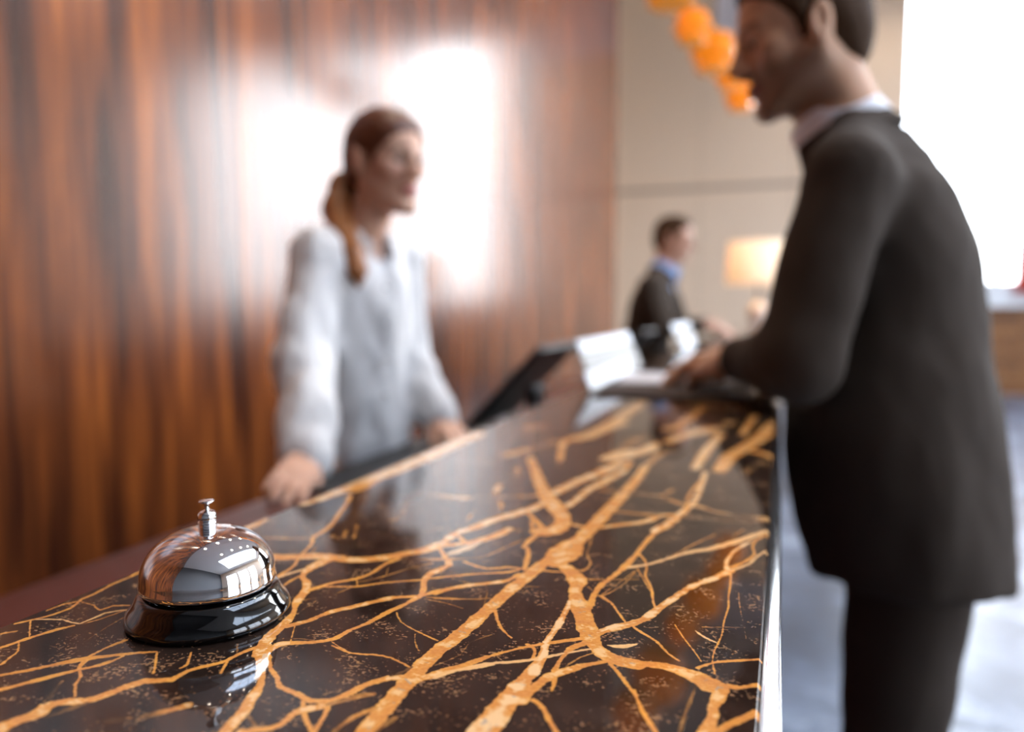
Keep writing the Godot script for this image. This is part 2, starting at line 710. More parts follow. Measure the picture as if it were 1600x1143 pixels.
func hand_solid(side: float, curl: Array, spread := 1.0, thumb_in := 0.0) -> Solid:
	# wrist at the origin, fingers towards +z, back of the hand up, thumb towards side * +x
	var s := Solid.new()
	var kx := [0.029, 0.010, -0.010, -0.028]
	var kz := [0.088, 0.093, 0.088, 0.078]
	var ln := [[0.042, 0.025, 0.020], [0.046, 0.029, 0.021], [0.043, 0.027, 0.021], [0.034, 0.020, 0.019]]
	s.cap(Vector3(0, 0, -0.05), Vector3(0, 0, 0.012), 0.026, 0.025, 0.02)
	for f in 4:
		s.cap(Vector3(side * kx[f] * 0.55, 0, 0.012), Vector3(side * kx[f], 0, kz[f]), 0.0155, 0.0118, 0.018)
	s.ell(Vector3(side * 0.024, -0.010, 0.034), Vector3(0.015, 0.013, 0.028), 0.015)
	s.ell(Vector3(side * -0.022, -0.008, 0.036), Vector3(0.012, 0.012, 0.030), 0.015)
	for f in 4:
		var p := Vector3(side * kx[f], 0.0, kz[f])
		var pitch := 0.0
		var yaw: float = side * kx[f] * 4.0 * spread
		for j in 3:
			pitch += curl[f] * ([0.8, 1.0, 0.7][j] as float)
			var d := Vector3(sin(yaw) * cos(pitch), -sin(pitch), cos(pitch) * cos(yaw))
			var q: Vector3 = p + d * (ln[f][j] as float)
			var r0: float = [0.0098, 0.0088, 0.0080][j]
			s.cap(p, q, r0, r0 - 0.0010, 0.004 if j else 0.007)
			p = q
	var t0 := Vector3(side * 0.022, -0.010, 0.018)
	var t1 := Vector3(side * (0.045 - thumb_in * 0.010), -0.018, 0.050)
	var t2 := Vector3(side * (0.054 - thumb_in * 0.022), -0.024 - thumb_in * 0.008, 0.080)
	var t3 := Vector3(side * (0.055 - thumb_in * 0.036), -0.028 - thumb_in * 0.014, 0.104)
	s.cap(t0, t1, 0.0145, 0.0118, 0.014)
	s.cap(t1, t2, 0.0112, 0.0100, 0.004)
	s.cap(t2, t3, 0.0098, 0.0085, 0.004)
	return s

func aim(at: Vector3, towards: Vector3, up: Vector3, scale := 1.0) -> Transform3D:
	var z := (towards - at).normalized()
	var x := up.cross(z).normalized()
	var y := z.cross(x)
	return Transform3D(Basis(x * scale, y * scale, z * scale), at)

func eye_mesh(iris: Color) -> ArrayMesh:
	var g := Geo.new()
	var rings := 12
	for i in rings + 1:
		var a := PI * i / rings
		for j in 17:
			var t := TAU * j / 16.0
			var nn := Vector3(sin(a) * cos(t), sin(a) * sin(t), cos(a))
			var c := Color(0.27, 0.24, 0.22)
			if a < 0.36:
				c = Color(0.01, 0.01, 0.01)
			elif a < 0.85:
				c = iris
			g.add(nn * 0.0122, nn, Vector2.ZERO, c)
	for i in rings:
		for j in 16:
			var a := i * 17 + j
			g.quad(a, a + 17, a + 18, a + 1)
	return g.mesh(true)

func shoe_mesh(heel: float) -> ArrayMesh:
	var s := Solid.new()
	s.ell(Vector3(0, 0.035, 0.125), Vector3(0.043, 0.034, 0.085), 0.03)
	s.ell(Vector3(0, 0.045 + heel * 0.5, 0.0), Vector3(0.034, 0.045, 0.06), 0.05)
	s.cap(Vector3(0, 0.05 + heel * 0.4, 0.01), Vector3(0, 0.04, 0.10), 0.036, 0.036, 0.03)
	s.slice(Vector3.UP, 0.002)
	if heel > 0.02:
		s.cap(Vector3(0, 0.012, -0.03), Vector3(0, 0.05, -0.03), 0.016, 0.024, 0.01)
	var g := Geo.new()
	s.build(g, 0.008)
	return g.mesh()

func ring_band(r0: float, r1: float, y1: float, thick: float, at: Vector3, tilt: Vector3, sx := 1.0, sz := 1.0, fold := 0.0, gap := 0.0) -> Geo:
	var g := Geo.new()
	g.xf = Transform3D(Basis.from_euler(tilt), at)
	var pr := PackedVector2Array([Vector2(r0, 0), Vector2(r0 + thick, 0.0), Vector2(r0 + thick, 0.0)])
	if fold > 0.0:
		pr.append_array([Vector2(r0 + thick + fold, 0.004), Vector2(r0 + thick + fold, 0.004), Vector2(r1 + thick, y1), Vector2(r1 + thick * 0.5, y1 + 0.003), Vector2(r1, y1), Vector2(r0, 0)])
	else:
		pr.append_array([Vector2(r1 + thick, y1), Vector2(r1 + thick * 0.5, y1 + thick * 0.4), Vector2(r1, y1), Vector2(r0, 0)])
	g.lathe(pr, 40, sx, sz, PI / 2 + gap, TAU - 2.0 * gap)
	return g

# j: joints in the person's own frame (x to its left, y up, z ahead)
func person(label: String, at: Vector3, turn: float, j: Dictionary) -> Node3D:
	var root := thing("person", label, "person", at, turn)
	var female: bool = j.female
	var hx: Transform3D = j.head
	var hs: float = hx.basis.x.length()
	# the body: one continuous skin surface, with finer cells for the head and the hands
	var g := Geo.new()
	var s := Solid.new()
	var nb: Vector3 = j.neck
	var w := 0.86 if female else 1.0
	s.cap(j.hips, j.chest, 0.085 * w, 0.085 * w, 0.06)
	s.cap(j.chest, nb, 0.07 * w, 0.05 * w, 0.05)
	for k in 2:
		var sh: Vector3 = j.shoulder[k]
		s.cap(j.chest + Vector3(0, 0.06, 0), sh, 0.06 * w, 0.045 * w, 0.05)
		s.cap(sh, j.elbow[k], 0.042 * w, 0.032 * w, 0.02)
		s.cap(j.elbow[k], j.wrist[k], 0.032 * w, 0.024 * w, 0.015)
		s.cap(j.hips, j.hip[k], 0.10 * w, 0.085 * w, 0.05)
		s.cap(j.hip[k], j.knee[k], 0.080 * w, 0.052 * w, 0.03)
		s.cap(j.knee[k], j.ankle[k], 0.052 * w, 0.034 * w, 0.02)
	s.build(g, 0.014, j.skin)
	var fp := FacePaint.new()
	fp.skin = j.skin
	fp.lip = j.lip
	fp.brow = j.brow
	fp.beard = j.get("beard", Color.BLACK)
	fp.beard_amount = j.get("beard_amount", 0.0)
	fp.lids = 0.95 if female else 0.35
	g.xf = hx
	head_solid(female, hx.affine_inverse() * (nb + Vector3(0, -0.02, 0))).build(g, j.get("head_cell", 0.0036), j.skin, fp)
	for k in 2:
		var hd: Array = j.hand[k]
		g.xf = aim(j.wrist[k], hd[0], hd[1], 0.93 if female else 1.02)
		hand_solid(1.0 if k == 1 else -1.0, hd[2], hd[3], hd[4]).build(g, j.get("hand_cell", 0.0032), j.skin)
	g.xf = Transform3D()
	put("body", g.mesh(true), M.skin, root)
	var em := eye_mesh(j.iris)
	for x in [-1.0, 1.0]:
		var e := put("eye", em, M.eye, root)
		e.transform = hx * Transform3D(Basis(), Vector3(x * 0.032, 0.002, 0.0752))
	return root

func sleeve(s: Solid, a: Vector3, b: Vector3, c: Vector3, r: Array, k := 0.03) -> void:
	s.cap(a, b, r[0], r[1], k)
	s.cap(b, c, r[1], r[2], 0.02)

func build_woman() -> void:
	var j := {
		female = true, skin = Color(0.60, 0.335, 0.225), lip = Color(0.36, 0.055, 0.06), brow = Color(0.09, 0.045, 0.025), iris = Color(0.04, 0.035, 0.03),
		hips = Vector3(0, 0.93, 0.0), chest = Vector3(0.006, 1.27, 0.01), neck = Vector3(0.025, 1.47, 0.02),
		shoulder = [Vector3(0.138, 1.385, -0.005), Vector3(-0.122, 1.385, 0.03)],
		elbow = [Vector3(0.150, 1.14, -0.02), Vector3(-0.200, 1.140, 0.11)],
		wrist = [Vector3(0.160, 0.985, 0.130), Vector3(-0.285, 0.964, 0.258)],
		hip = [Vector3(0.085, 0.88, 0), Vector3(-0.085, 0.88, 0)],
		knee = [Vector3(0.085, 0.48, 0.02), Vector3(-0.085, 0.48, 0.02)],
		ankle = [Vector3(0.08, 0.09, -0.01), Vector3(-0.08, 0.09, -0.01)],
		hand = [[Vector3(0.145, 0.945, 0.22), Vector3(0, 1, 0.2), [0.16, 0.2, 0.22, 0.25], 0.8, 0.2], [Vector3(-0.362, 0.946, 0.335), Vector3(0.1, 1, 0.5), [0.10, 0.12, 0.14, 0.18], 0.9, 0.3]],
		head = Transform3D(Basis.from_euler(Vector3(deg_to_rad(4), deg_to_rad(4), deg_to_rad(1))) * 1.01, Vector3(0.047, 1.606, 0.075)),
	}
	var root := person("woman in loose white blouse with auburn ponytail, standing behind the marble counter", Vector3(-0.985, 0, -1.625), deg_to_rad(64.5), j)
	var hx: Transform3D = j.head
	# blouse
	var b := Solid.new()
	b.noise = fnl(31, 7.0, 3)
	b.squash = Vector3(1.0, 0.45, 1.0)
	b.wrinkle = 0.022
	b.loft([[0.885, 0.0, -0.01, 0.165, 0.115], [0.98, 0.0, -0.006, 0.158, 0.112], [1.10, 0.003, 0.0, 0.143, 0.106], [1.24, 0.006, 0.010, 0.140, 0.112], [1.33, 0.006, 0.012, 0.140, 0.100], [1.40, 0.010, 0.010, 0.108, 0.076], [1.455, 0.020, 0.015, 0.066, 0.060]])
	for k in 2:
		b.cap(Vector3(0.06 - 0.12 * k, 1.425, 0.012), j.shoulder[k], 0.036, 0.050, 0.04)
		var w: Vector3 = j.wrist[k]
		var e: Vector3 = j.elbow[k]
		sleeve(b, j.shoulder[k], e, w.lerp(e, 0.05), [0.058, 0.064, 0.050], 0.03)
		b.cap(w.lerp(e, 0.10), w.lerp(e, -0.06), 0.040, 0.036, 0.01)
	b.slice(Vector3.UP, 0.89, 0.004)
	b.ell(Vector3(0.03, 1.47, 0.105), Vector3(0.040, 0.105, 0.06), 0.01, true)
	var g := Geo.new()
	b.build(g, 0.0085)
	var bl := put("blouse", g.mesh(), M.blouse, root, "loose white long-sleeved blouse")
	put("blouse_collar", ring_band(0.068, 0.058, 0.030, 0.004, Vector3(0.022, 1.424, 0.018), Vector3(0.55, 0, 0), 1.0, 1.15, 0.012, 0.42).mesh(), M.blouse, bl)
	var bt := Geo.new()
	bt.xf = Transform3D(Basis.from_euler(Vector3(PI / 2, 0, 0)))
	bt.lathe(PackedVector2Array([Vector2(0.0, -0.004), Vector2(0.005, -0.004), Vector2(0.0055, 0.003), Vector2(0.004, 0.005), Vector2(0, 0.005)]), 12)
	var btm := bt.mesh()
	for i in 5:
		put("button", btm, M.button, bl).position = Vector3(0.012, 1.31 - 0.085 * i, 0.122 - 0.002 * i)
	# skirt
	var k := Solid.new()
	k.loft([[0.47, 0, 0.0, 0.160, 0.115], [0.65, 0, -0.006, 0.162, 0.112], [0.84, 0, -0.012, 0.148, 0.098], [0.95, 0, -0.010, 0.128, 0.082], [1.02, 0, -0.008, 0.11, 0.075]])
	g = Geo.new()
	k.build(g, 0.014)
	put("skirt", g.mesh(), M.navy, root)
	var sm := shoe_mesh(0.03)
	for x in [-1.0, 1.0]:
		put("shoe", sm, M.black_leather, root).position = Vector3(x * 0.08, 0, -0.01)
	# hair: combed back, with a low ponytail brought forward over the shoulder
	var h := Solid.new()
	h.ell(Vector3(0, 0.033, -0.018), Vector3(0.083, 0.098, 0.103), 0.01)
	h.ell(Vector3(0, 0.052, 0.040), Vector3(0.067, 0.056, 0.0545), 0.03)
	h.ell(Vector3(0, -0.02, -0.055), Vector3(0.066, 0.062, 0.056), 0.03)
	h.slice(Vector3(0, 0.62, -0.78), -0.030, 0.012)
	for x in [-1.0, 1.0]:
		h.ell(Vector3(x * 0.09, -0.018, 0.002), Vector3(0.03, 0.042, 0.030), 0.006, true)
	h.noise = fnl(8, 60.0, 2)
	h.squash = Vector3(1, 1, 0.2)
	h.wrinkle = 0.002
	g = Geo.new()
	g.xf = hx
	h.build(g, 0.004)
	var hair := put("hair", g.mesh(), M.auburn, root, "sleek auburn hair combed back")
	var p := Solid.new()
	var path := [Vector3(0.032, 1.585, -0.030), Vector3(0.008, 1.560, -0.052), Vector3(-0.022, 1.500, -0.028), Vector3(-0.052, 1.435, 0.035), Vector3(-0.062, 1.385, 0.090), Vector3(-0.068, 1.345, 0.120), Vector3(-0.070, 1.310, 0.130)]
	var pr := [0.022, 0.033, 0.037, 0.029, 0.024, 0.018, 0.006]
	for i in 6:
		p.cap(path[i], path[i + 1], pr[i], pr[i + 1], 0.02)
	p.noise = fnl(9, 55.0, 2)
	p.squash = Vector3(1, 0.18, 0.6)
	p.wrinkle = 0.003
	g = Geo.new()
	p.build(g, 0.005)
	put("ponytail", g.mesh(), M.auburn_light, hair)
	var tie := Geo.new()
	tie.tube([Vector3(0.024, 1.580, -0.036), Vector3(0.012, 1.567, -0.047)], [0.0265, 0.0285], 16)
	put("hair_tie", tie.mesh(), M.navy, hair)

func suit(root: Node3D, j: Dictionary, cell: float) -> void:
	var s := Solid.new()
	s.noise = fnl(77, 5.0, 3)
	s.wrinkle = 0.012
	s.squash = Vector3(1.0, 0.7, 1.0)
	s.loft(j.jacket)
	for k in 2:
		var sh: Vector3 = j.shoulder[k]
		var nk: Vector3 = j.neck
		s.cap(Vector3(lerpf(nk.x, sh.x, 0.30), nk.y - 0.045, nk.z - 0.012), sh + Vector3(0, -0.012, 0), 0.046, 0.060, 0.05)
		var w: Vector3 = j.wrist[k]
		var e: Vector3 = j.elbow[k]
		sleeve(s, sh + Vector3(0, -0.015, 0), e, w.lerp(e, 0.14), [0.072, 0.060, 0.043], 0.028)
	s.slice(Vector3.UP, j.jacket[0][0] + 0.005, 0.004)
	var neck: Vector3 = j.neck
	# the opening between the lapels
	for q in 12:
		var u := q / 11.0
		s.cap(neck + Vector3(0, 0.0 - 0.27 * u, 0.04), neck + Vector3(0, 0.0 - 0.27 * u, 0.30), lerpf(0.066, 0.012, u), lerpf(0.066, 0.012, u), 0.012, true)
	s.ell(neck + Vector3(0, 0.045, 0.0), Vector3(0.066, 0.06, 0.066), 0.006, true)
	var g := Geo.new()
	s.build(g, cell)
	var jk := put("jacket", g.mesh(), M.suit, root)
	put("jacket_collar", ring_band(0.090, 0.0765, 0.052, 0.006, neck + Vector3(0, -0.058, -0.004), Vector3(0.55, 0, 0), 1.0, 1.05, 0.006, 0.75).mesh(), M.suit, jk)
	for x in [-1.0, 1.0]:
		var lg := Geo.new()
		var rows := 12
		for q in rows + 1:
			var u := float(q) / rows
			var y: float = neck.y - 0.035 - 0.285 * u
			var xi: float = x * lerpf(0.066, 0.006, u)
			var xo: float = xi + x * lerpf(0.030, 0.066, minf(u / 0.28, 1.0)) * (1.0 if u < 0.28 else lerpf(1.0, 0.06, (u - 0.28) / 0.72))
			for w in [[xi, 0.006], [lerpf(xi, xo, 0.5), 0.007], [xo, 0.004], [xo, 0.0]]:
				lg.add(Vector3(w[0] + j.jacket[4][1], y, s.front(w[0] + j.jacket[4][1] + (x * 0.012 if absf(w[0]) < 0.03 else 0.0), y) + w[1]), Vector3(x * 0.25, 0.15, 1.0))
			if q:
				for c in 3:
					var b := q * 4 + c
					if x > 0:
						lg.quad(b - 4, b, b + 1, b - 3)
					else:
						lg.quad(b - 4, b - 3, b + 1, b)
		put("lapel", lg.mesh(), M.suit, jk)
	# shirt: a front, a collar and two cuffs
	var f := Solid.new()
	var sec := []
	for q in j.jacket:
		if q[0] > 1.0:
			sec.append([q[0], q[1], q[2], q[3] * 0.90, q[4] * 0.90])
	f.loft(sec)
	g = Geo.new()
	f.build(g, cell * 1.3)
	var sh := put("shirt", g.mesh(), j.shirt_material, root)
	put("shirt_collar", ring_band(0.072, 0.0675, 0.060, 0.0035, neck + Vector3(0, -0.026, 0.0), Vector3(0.55, 0, 0), 1.0, 1.06, 0.004, 0.10).mesh(), j.shirt_material, sh)
	for k in 2:
		var w: Vector3 = j.wrist[k]
		var e: Vector3 = j.elbow[k]
		var c := Geo.new()
		c.tube([w.lerp(e, 0.22), w.lerp(e, 0.05), w.lerp(e, 0.045)], [0.037, 0.036, 0.031], 20)
		put("shirt_cuff", c.mesh(), j.shirt_material, sh)
	var t := Solid.new()
	t.noise = s.noise
	t.wrinkle = 0.008
	t.cap(j.hips + Vector3(0, 0.06, 0), j.hips, 0.125, 0.135, 0.05)
	for k in 2:
		t.cap(j.hips + Vector3(0, -0.02, 0), j.hip[k], 0.12, 0.105, 0.06)
		t.cap(j.hip[k], j.knee[k], 0.104, 0.078, 0.015)
		t.cap(j.knee[k], j.ankle[k] + Vector3(0, 0.02, 0), 0.078, 0.070, 0.015)
	g = Geo.new()
	t.build(g, cell * 1.5)
	put("trousers", g.mesh(), M.suit, root)
	var sm := shoe_mesh(0.0)
	for k in 2:
		var a: Vector3 = j.ankle[k]
		put("shoe", sm, M.black_leather, root).position = Vector3(a.x, 0, a.z - 0.01)

func short_hair(root: Node3D, hx: Transform3D, material: Material, cell: float) -> void:
	var h := Solid.new()
	h.ell(Vector3(0, 0.036, -0.018), Vector3(0.083, 0.097, 0.102), 0.01)
	h.ell(Vector3(0, 0.075, 0.030), Vector3(0.066, 0.050, 0.058), 0.03)
	h.ell(Vector3(0, -0.02, -0.060), Vector3(0.068, 0.060, 0.050), 0.03)
	h.slice(Vector3(0, 0.62, -0.78), -0.012, 0.010)
	h.slice(Vector3(0, 1.0, 0.1), -0.078, 0.008)
	for x in [-1.0, 1.0]:
		h.cap(Vector3(x * 0.074, 0.03, 0.014), Vector3(x * 0.070, -0.012, 0.012), 0.010, 0.007, 0.008)
		h.ell(Vector3(x * 0.088, -0.020, -0.010), Vector3(0.026, 0.048, 0.026), 0.006, true)
	h.noise = fnl(12, 70.0, 2)
	h.squash = Vector3(1, 0.3, 0.6)
	h.wrinkle = 0.0016
	var g := Geo.new()
	g.xf = hx
	h.build(g, cell)
	put("hair", g.mesh(), material, root)

func build_guest() -> void:
	var j := {
		female = false, skin = Color(0.55, 0.295, 0.17), lip = Color(0.28, 0.10, 0.08), brow = Color(0.04, 0.022, 0.014), iris = Color(0.05, 0.03, 0.02),
		beard = Color(0.075, 0.045, 0.03), beard_amount = 0.62,
		hips = Vector3(0, 0.93, -0.02), chest = Vector3(-0.004, 1.34, 0.02), neck = Vector3(0.006, 1.585, 0.105),
		shoulder = [Vector3(0.210, 1.475, 0.090), Vector3(-0.215, 1.48, 0.06)],
		elbow = [Vector3(0.270, 1.185, 0.150), Vector3(-0.26, 1.18, 0.14)],
		wrist = [Vector3(0.100, 1.168, 0.275), Vector3(-0.105, 1.160, 0.31)],
		hip = [Vector3(0.095, 0.88, -0.02), Vector3(-0.095, 0.88, -0.02)],
		knee = [Vector3(0.10, 0.50, 0.0), Vector3(-0.10, 0.50, -0.01)],
		ankle = [Vector3(0.105, 0.09, -0.03), Vector3(-0.105, 0.09, -0.05)],
		hand = [[Vector3(0.035, 1.150, 0.345), Vector3(0.3, 1, 0.35), [0.42, 0.5, 0.55, 0.6], 0.6, 0.9], [Vector3(-0.055, 1.150, 0.38), Vector3(-0.2, 1, 0.35), [0.35, 0.42, 0.5, 0.55], 0.6, 0.8]],
		head = Transform3D(Basis.from_euler(Vector3(deg_to_rad(13), deg_to_rad(20), 0)) * 1.06, Vector3(0.034, 1.735, 0.186)),
		jacket = [[0.800, 0.0, -0.016, 0.212, 0.168], [0.90, 0.008, 0.002, 0.222, 0.174], [1.0, 0.014, 0.016, 0.224, 0.176], [1.12, 0.012, 0.026, 0.218, 0.168], [1.25, -0.001, 0.030, 0.202, 0.152], [1.37, -0.005, 0.036, 0.200, 0.138], [1.46, -0.005, 0.045, 0.180, 0.114], [1.525, -0.003, 0.062, 0.118, 0.090], [1.57, 0.0, 0.080, 0.080, 0.076]],
		shirt_material = M.white_shirt,
	}
	var root := person("bearded man in dark suit leaning on the counter, seen from behind in profile", Vector3(0.21, 0, -1.48), deg_to_rad(-96.8), j)
	suit(root, j, 0.0095)
	short_hair(root, j.head, M.brown_hair, 0.0042)

func build_clerk() -> void:
	var j := {
		female = false, skin = Color(0.50, 0.27, 0.18), lip = Color(0.35, 0.13, 0.10), brow = Color(0.06, 0.035, 0.02), iris = Color(0.05, 0.03, 0.02),
		head_cell = 0.0055, hand_cell = 0.0042,
		hips = Vector3(-0.02, 0.93, -0.03), chest = Vector3(0.0, 1.26, 0.02), neck = Vector3(0.02, 1.475, 0.075),
		shoulder = [Vector3(0.19, 1.375, 0.05), Vector3(-0.18, 1.375, 0.045)],
		elbow = [Vector3(0.22, 1.15, 0.14), Vector3(-0.215, 1.150, 0.12)],
		wrist = [Vector3(0.10, 1.165, 0.32), Vector3(-0.10, 1.165, 0.32)],
		hip = [Vector3(0.09, 0.88, -0.03), Vector3(-0.09, 0.88, -0.03)],
		knee = [Vector3(0.095, 0.48, -0.01), Vector3(-0.095, 0.48, -0.01)],
		ankle = [Vector3(0.10, 0.09, -0.05), Vector3(-0.10, 0.09, -0.05)],
		hand = [[Vector3(0.06, 1.14, 0.42), Vector3(0, 1, 0.3), [0.3, 0.3, 0.35, 0.4], 0.8, 0.5], [Vector3(-0.07, 1.14, 0.42), Vector3(0, 1, 0.3), [0.3, 0.35, 0.4, 0.4], 0.8, 0.5]],
		head = Transform3D(Basis.from_euler(Vector3(deg_to_rad(8), deg_to_rad(-6), 0)) * 0.99, Vector3(0.03, 1.632, 0.128)),
		jacket = [[0.78, -0.01, -0.03, 0.205, 0.155], [0.95, -0.01, -0.02, 0.19, 0.14], [1.08, -0.005, -0.005, 0.175, 0.128], [1.25, 0.0, 0.018, 0.185, 0.130], [1.34, 0.0, 0.035, 0.17, 0.112], [1.41, 0.01, 0.052, 0.112, 0.088], [1.46, 0.02, 0.068, 0.078, 0.074]],
		shirt_material = M.blue_shirt,
	}
	var root := person("man in dark suit and blue shirt looking down behind the counter's far part", Vector3(-0.69, 0, -4.25), deg_to_rad(87), j)
	suit(root, j, 0.013)
	short_hair(root, j.head, M.brown_hair, 0.006)

# ---------------------------------------------------------------- the place (x across the counter, -z along it)
const TOP := 1.10            # counter top
const WALL_X := -1.70        # face of the wood wall
const WALL_END := -8.20      # where the wood wall stops
const END_Z := -12.5         # face of the far wall
const RIGHT_X := 8.0
const CEIL := 6.4
const DOWN := 2.6           # strength of one downlight

func _ready() -> void:
	# camera: 24 mm lens focused on the bell
	var cam := Camera3D.new()
	cam.name = "camera"
	cam.position = Vector3(0, 1.265, 0)
	cam.rotation = Vector3(deg_to_rad(-4.53), deg_to_rad(19.45), 0)
	cam.fov = 51.68
	cam.near = 0.02
	cam.far = 200.0
	add_child(cam)
	cam.current = true
	var env := Environment.new()
	var sky := Sky.new()
	var sm := ProceduralSkyMaterial.new()
	sm.sky_top_color = Color(0.81, 0.89, 1.0)
	sm.sky_horizon_color = Color(0.97, 0.98, 1.0)
	sm.sky_curve = 0.25
	sm.ground_horizon_color = Color(0.93, 0.93, 0.93)
	sm.ground_bottom_color = Color(0.62, 0.62, 0.62)
	sm.sky_energy_multiplier = 1.0
	sky.sky_material = sm
	env.background_mode = Environment.BG_SKY
	env.sky = sky
	env.background_energy_multiplier = 8.0
	env.tonemap_mode = Environment.TONE_MAPPER_LINEAR
	env.tonemap_exposure = 1.3
	env.sdfgi_enabled = true
	env.ssao_enabled = true
	env.ssil_enabled = true
	sm.sun_angle_max = 40.0
	sm.sun_curve = 0.62
	# the sun behind thin cloud, beyond the right edge of the frame: a glow in the sky, no hard beams
	var sun := DirectionalLight3D.new()
	sun.name = "sun"
	sun.sky_mode = DirectionalLight3D.SKY_MODE_SKY_ONLY
	sun.light_color = Color(0.96, 0.98, 1.0)
	sun.light_energy = 2.15
	sun.light_angular_distance = 1.0
	sun.shadow_enabled = true
	sun.rotation = Vector3(deg_to_rad(-17), deg_to_rad(180 - 31), 0)
	add_child(sun)
	var we := WorldEnvironment.new()
	we.name = "environment"
	we.environment = env
	var at := CameraAttributesPhysical.new()
	at.frustum_focal_length = 24.0
	at.frustum_focus_distance = 0.375
	at.exposure_aperture = 2.8
	we.camera_attributes = at
	add_child(we)
	materials()
	room()
	counter()
	bell()
	station()
	lamps()
	build_woman()
	build_guest()
	build_clerk()

func materials() -> void:
	var w := mat("wood_veneer", Color.WHITE, 0.205, 0.0, 0.56)
	w.albedo_texture = wood_tex(1024, 1024, 6, 3, 0.0160, 0.060, [[0.0, Color(0.15, 0.08, 0.055)], [0.28, Color(0.25, 0.125, 0.075)], [0.44, Color(0.38, 0.195, 0.10)], [0.60, Color(0.49, 0.26, 0.12)], [0.78, Color(0.62, 0.345, 0.145)], [1.0, Color(0.70, 0.41, 0.18)]])
	var d := mat("desk_wood", Color.WHITE, 0.3, 0.0, 0.35)
	d.albedo_texture = wood_tex(512, 512, 10, 21, 0.012, 0.05, [[0.0, Color(0.17, 0.07, 0.055)], [0.5, Color(0.27, 0.11, 0.085)], [1.0, Color(0.37, 0.16, 0.11)]])
	d.uv1_triplanar = true
	d.uv1_world_triplanar = true
	var o := mat("oak", Color.WHITE, 0.45)
	o.albedo_texture = wood_tex(512, 512, 12, 41, 0.012, 0.06, [[0.0, Color(0.33, 0.20, 0.10)], [0.5, Color(0.52, 0.34, 0.18)], [1.0, Color(0.68, 0.48, 0.28)]])
	mat("beige", Color(0.90, 0.815, 0.72), 0.75)
	mat("beige_trim", Color(0.62, 0.55, 0.48), 0.6)
	mat("white_plaster", Color(0.90, 0.90, 0.90), 0.85)
	mat("dark_wall", Color(0.30, 0.31, 0.33), 0.7)
	mat("white_stone", Color(0.90, 0.92, 0.93), 0.25)
	mat("frame_metal", Color(0.75, 0.75, 0.75), 0.4, 0.3)
	mat("chrome", Color(0.93, 0.93, 0.94), 0.025, 1.0)
	mat("chrome_strip", Color(0.92, 0.93, 0.95), 0.12, 1.0)
	mat("brass", Color(0.80, 0.58, 0.28), 0.25, 1.0)
	var bg := mat("black_gloss", Color(0.012, 0.012, 0.014), 0.06)
	bg.clearcoat_enabled = true
	bg.clearcoat = 0.6
	bg.clearcoat_roughness = 0.03
	mat("black_plastic", Color(0.035, 0.035, 0.038), 0.45)
	mat("screen_glass", Color(0.02, 0.02, 0.022), 0.08)
	mat("black_leather", Color(0.05, 0.045, 0.045), 0.5)
	mat("pad_leather", Color(0.20, 0.155, 0.135), 0.6, 0.0, 0.3)
	mat("paper", Color(0.76, 0.75, 0.76), 0.7)
	mat("card", Color(0.70, 0.73, 0.77), 0.45)
	var sk := mat("skin", Color.WHITE, 0.5)
	sk.vertex_color_use_as_albedo = true
	sk.subsurf_scatter_enabled = true
	sk.subsurf_scatter_strength = 0.08
	var ey := mat("eye", Color.WHITE, 0.4, 0.0, 0.3)
	ey.vertex_color_use_as_albedo = true
	var bl := mat("blouse", Color(0.83, 0.82, 0.815), 0.8)
	bl.rim_enabled = true
	bl.rim = 0.2
	mat("button", Color(0.85, 0.85, 0.85), 0.3)
	mat("white_shirt", Color(0.92, 0.92, 0.94), 0.8)
	mat("blue_shirt", Color(0.55, 0.66, 0.84), 0.8)
	var su := mat("suit", Color(0.225, 0.188, 0.158), 0.9, 0.0, 0.3)
	su.rim_enabled = true
	su.rim = 0.15
	su.rim_tint = 0.6
	mat("navy", Color(0.08, 0.085, 0.10), 0.7)
	mat("auburn", Color(0.34, 0.17, 0.085), 0.42)
	mat("auburn_light", Color(0.58, 0.35, 0.16), 0.5)
	mat("brown_hair", Color(0.25, 0.165, 0.09), 0.75, 0.0, 0.3)
	var gl := mat("glass", Color(0.95, 0.97, 0.98, 0.04), 0.0)
	gl.transparency = BaseMaterial3D.TRANSPARENCY_ALPHA
	var cm := mat("curtain", Color(0.66, 0.25, 0.22), 0.85)
	cm.backlight_enabled = true
	cm.backlight = Color(0.8, 0.5, 0.45)
	mat("pale", Color(0.86, 0.86, 0.90), 0.7)
	# floor: polished grey stone with soft streaks
	var f := mat("floor_stone", Color.WHITE, 0.28, 0.0, 0.35)
	var n := fnl(61, 0.008, 4)
	n.domain_warp_enabled = true
	n.domain_warp_amplitude = 60.0
	var a := bytes_of(n, 512, 512, 512, 512)
	var px := PackedByteArray()
	px.resize(512 * 512 * 3)
	for i in 512 * 512:
		var q := ramp(a[i] / 255.0, [[0.0, Color(0.20, 0.23, 0.27)], [0.5, Color(0.30, 0.34, 0.40)], [0.72, Color(0.41, 0.45, 0.51)], [1.0, Color(0.60, 0.64, 0.69)]])
		px[i * 3] = q.r8
		px[i * 3 + 1] = q.g8
		px[i * 3 + 2] = q.b8
	f.albedo_texture = tex(512, 512, px)
	f.uv1_triplanar = true
	f.uv1_world_triplanar = true
	f.uv1_scale = Vector3.ONE * 0.4

func slab(x0: float, x1: float, y0: float, y1: float, z0: float, z1: float, bev := 0.0) -> ArrayMesh:
	return boxmesh(Vector3((x0 + x1) / 2, (y0 + y1) / 2, (z0 + z1) / 2), Vector3(absf(x1 - x0), absf(y1 - y0), absf(z1 - z0)), bev)

var windows := 0

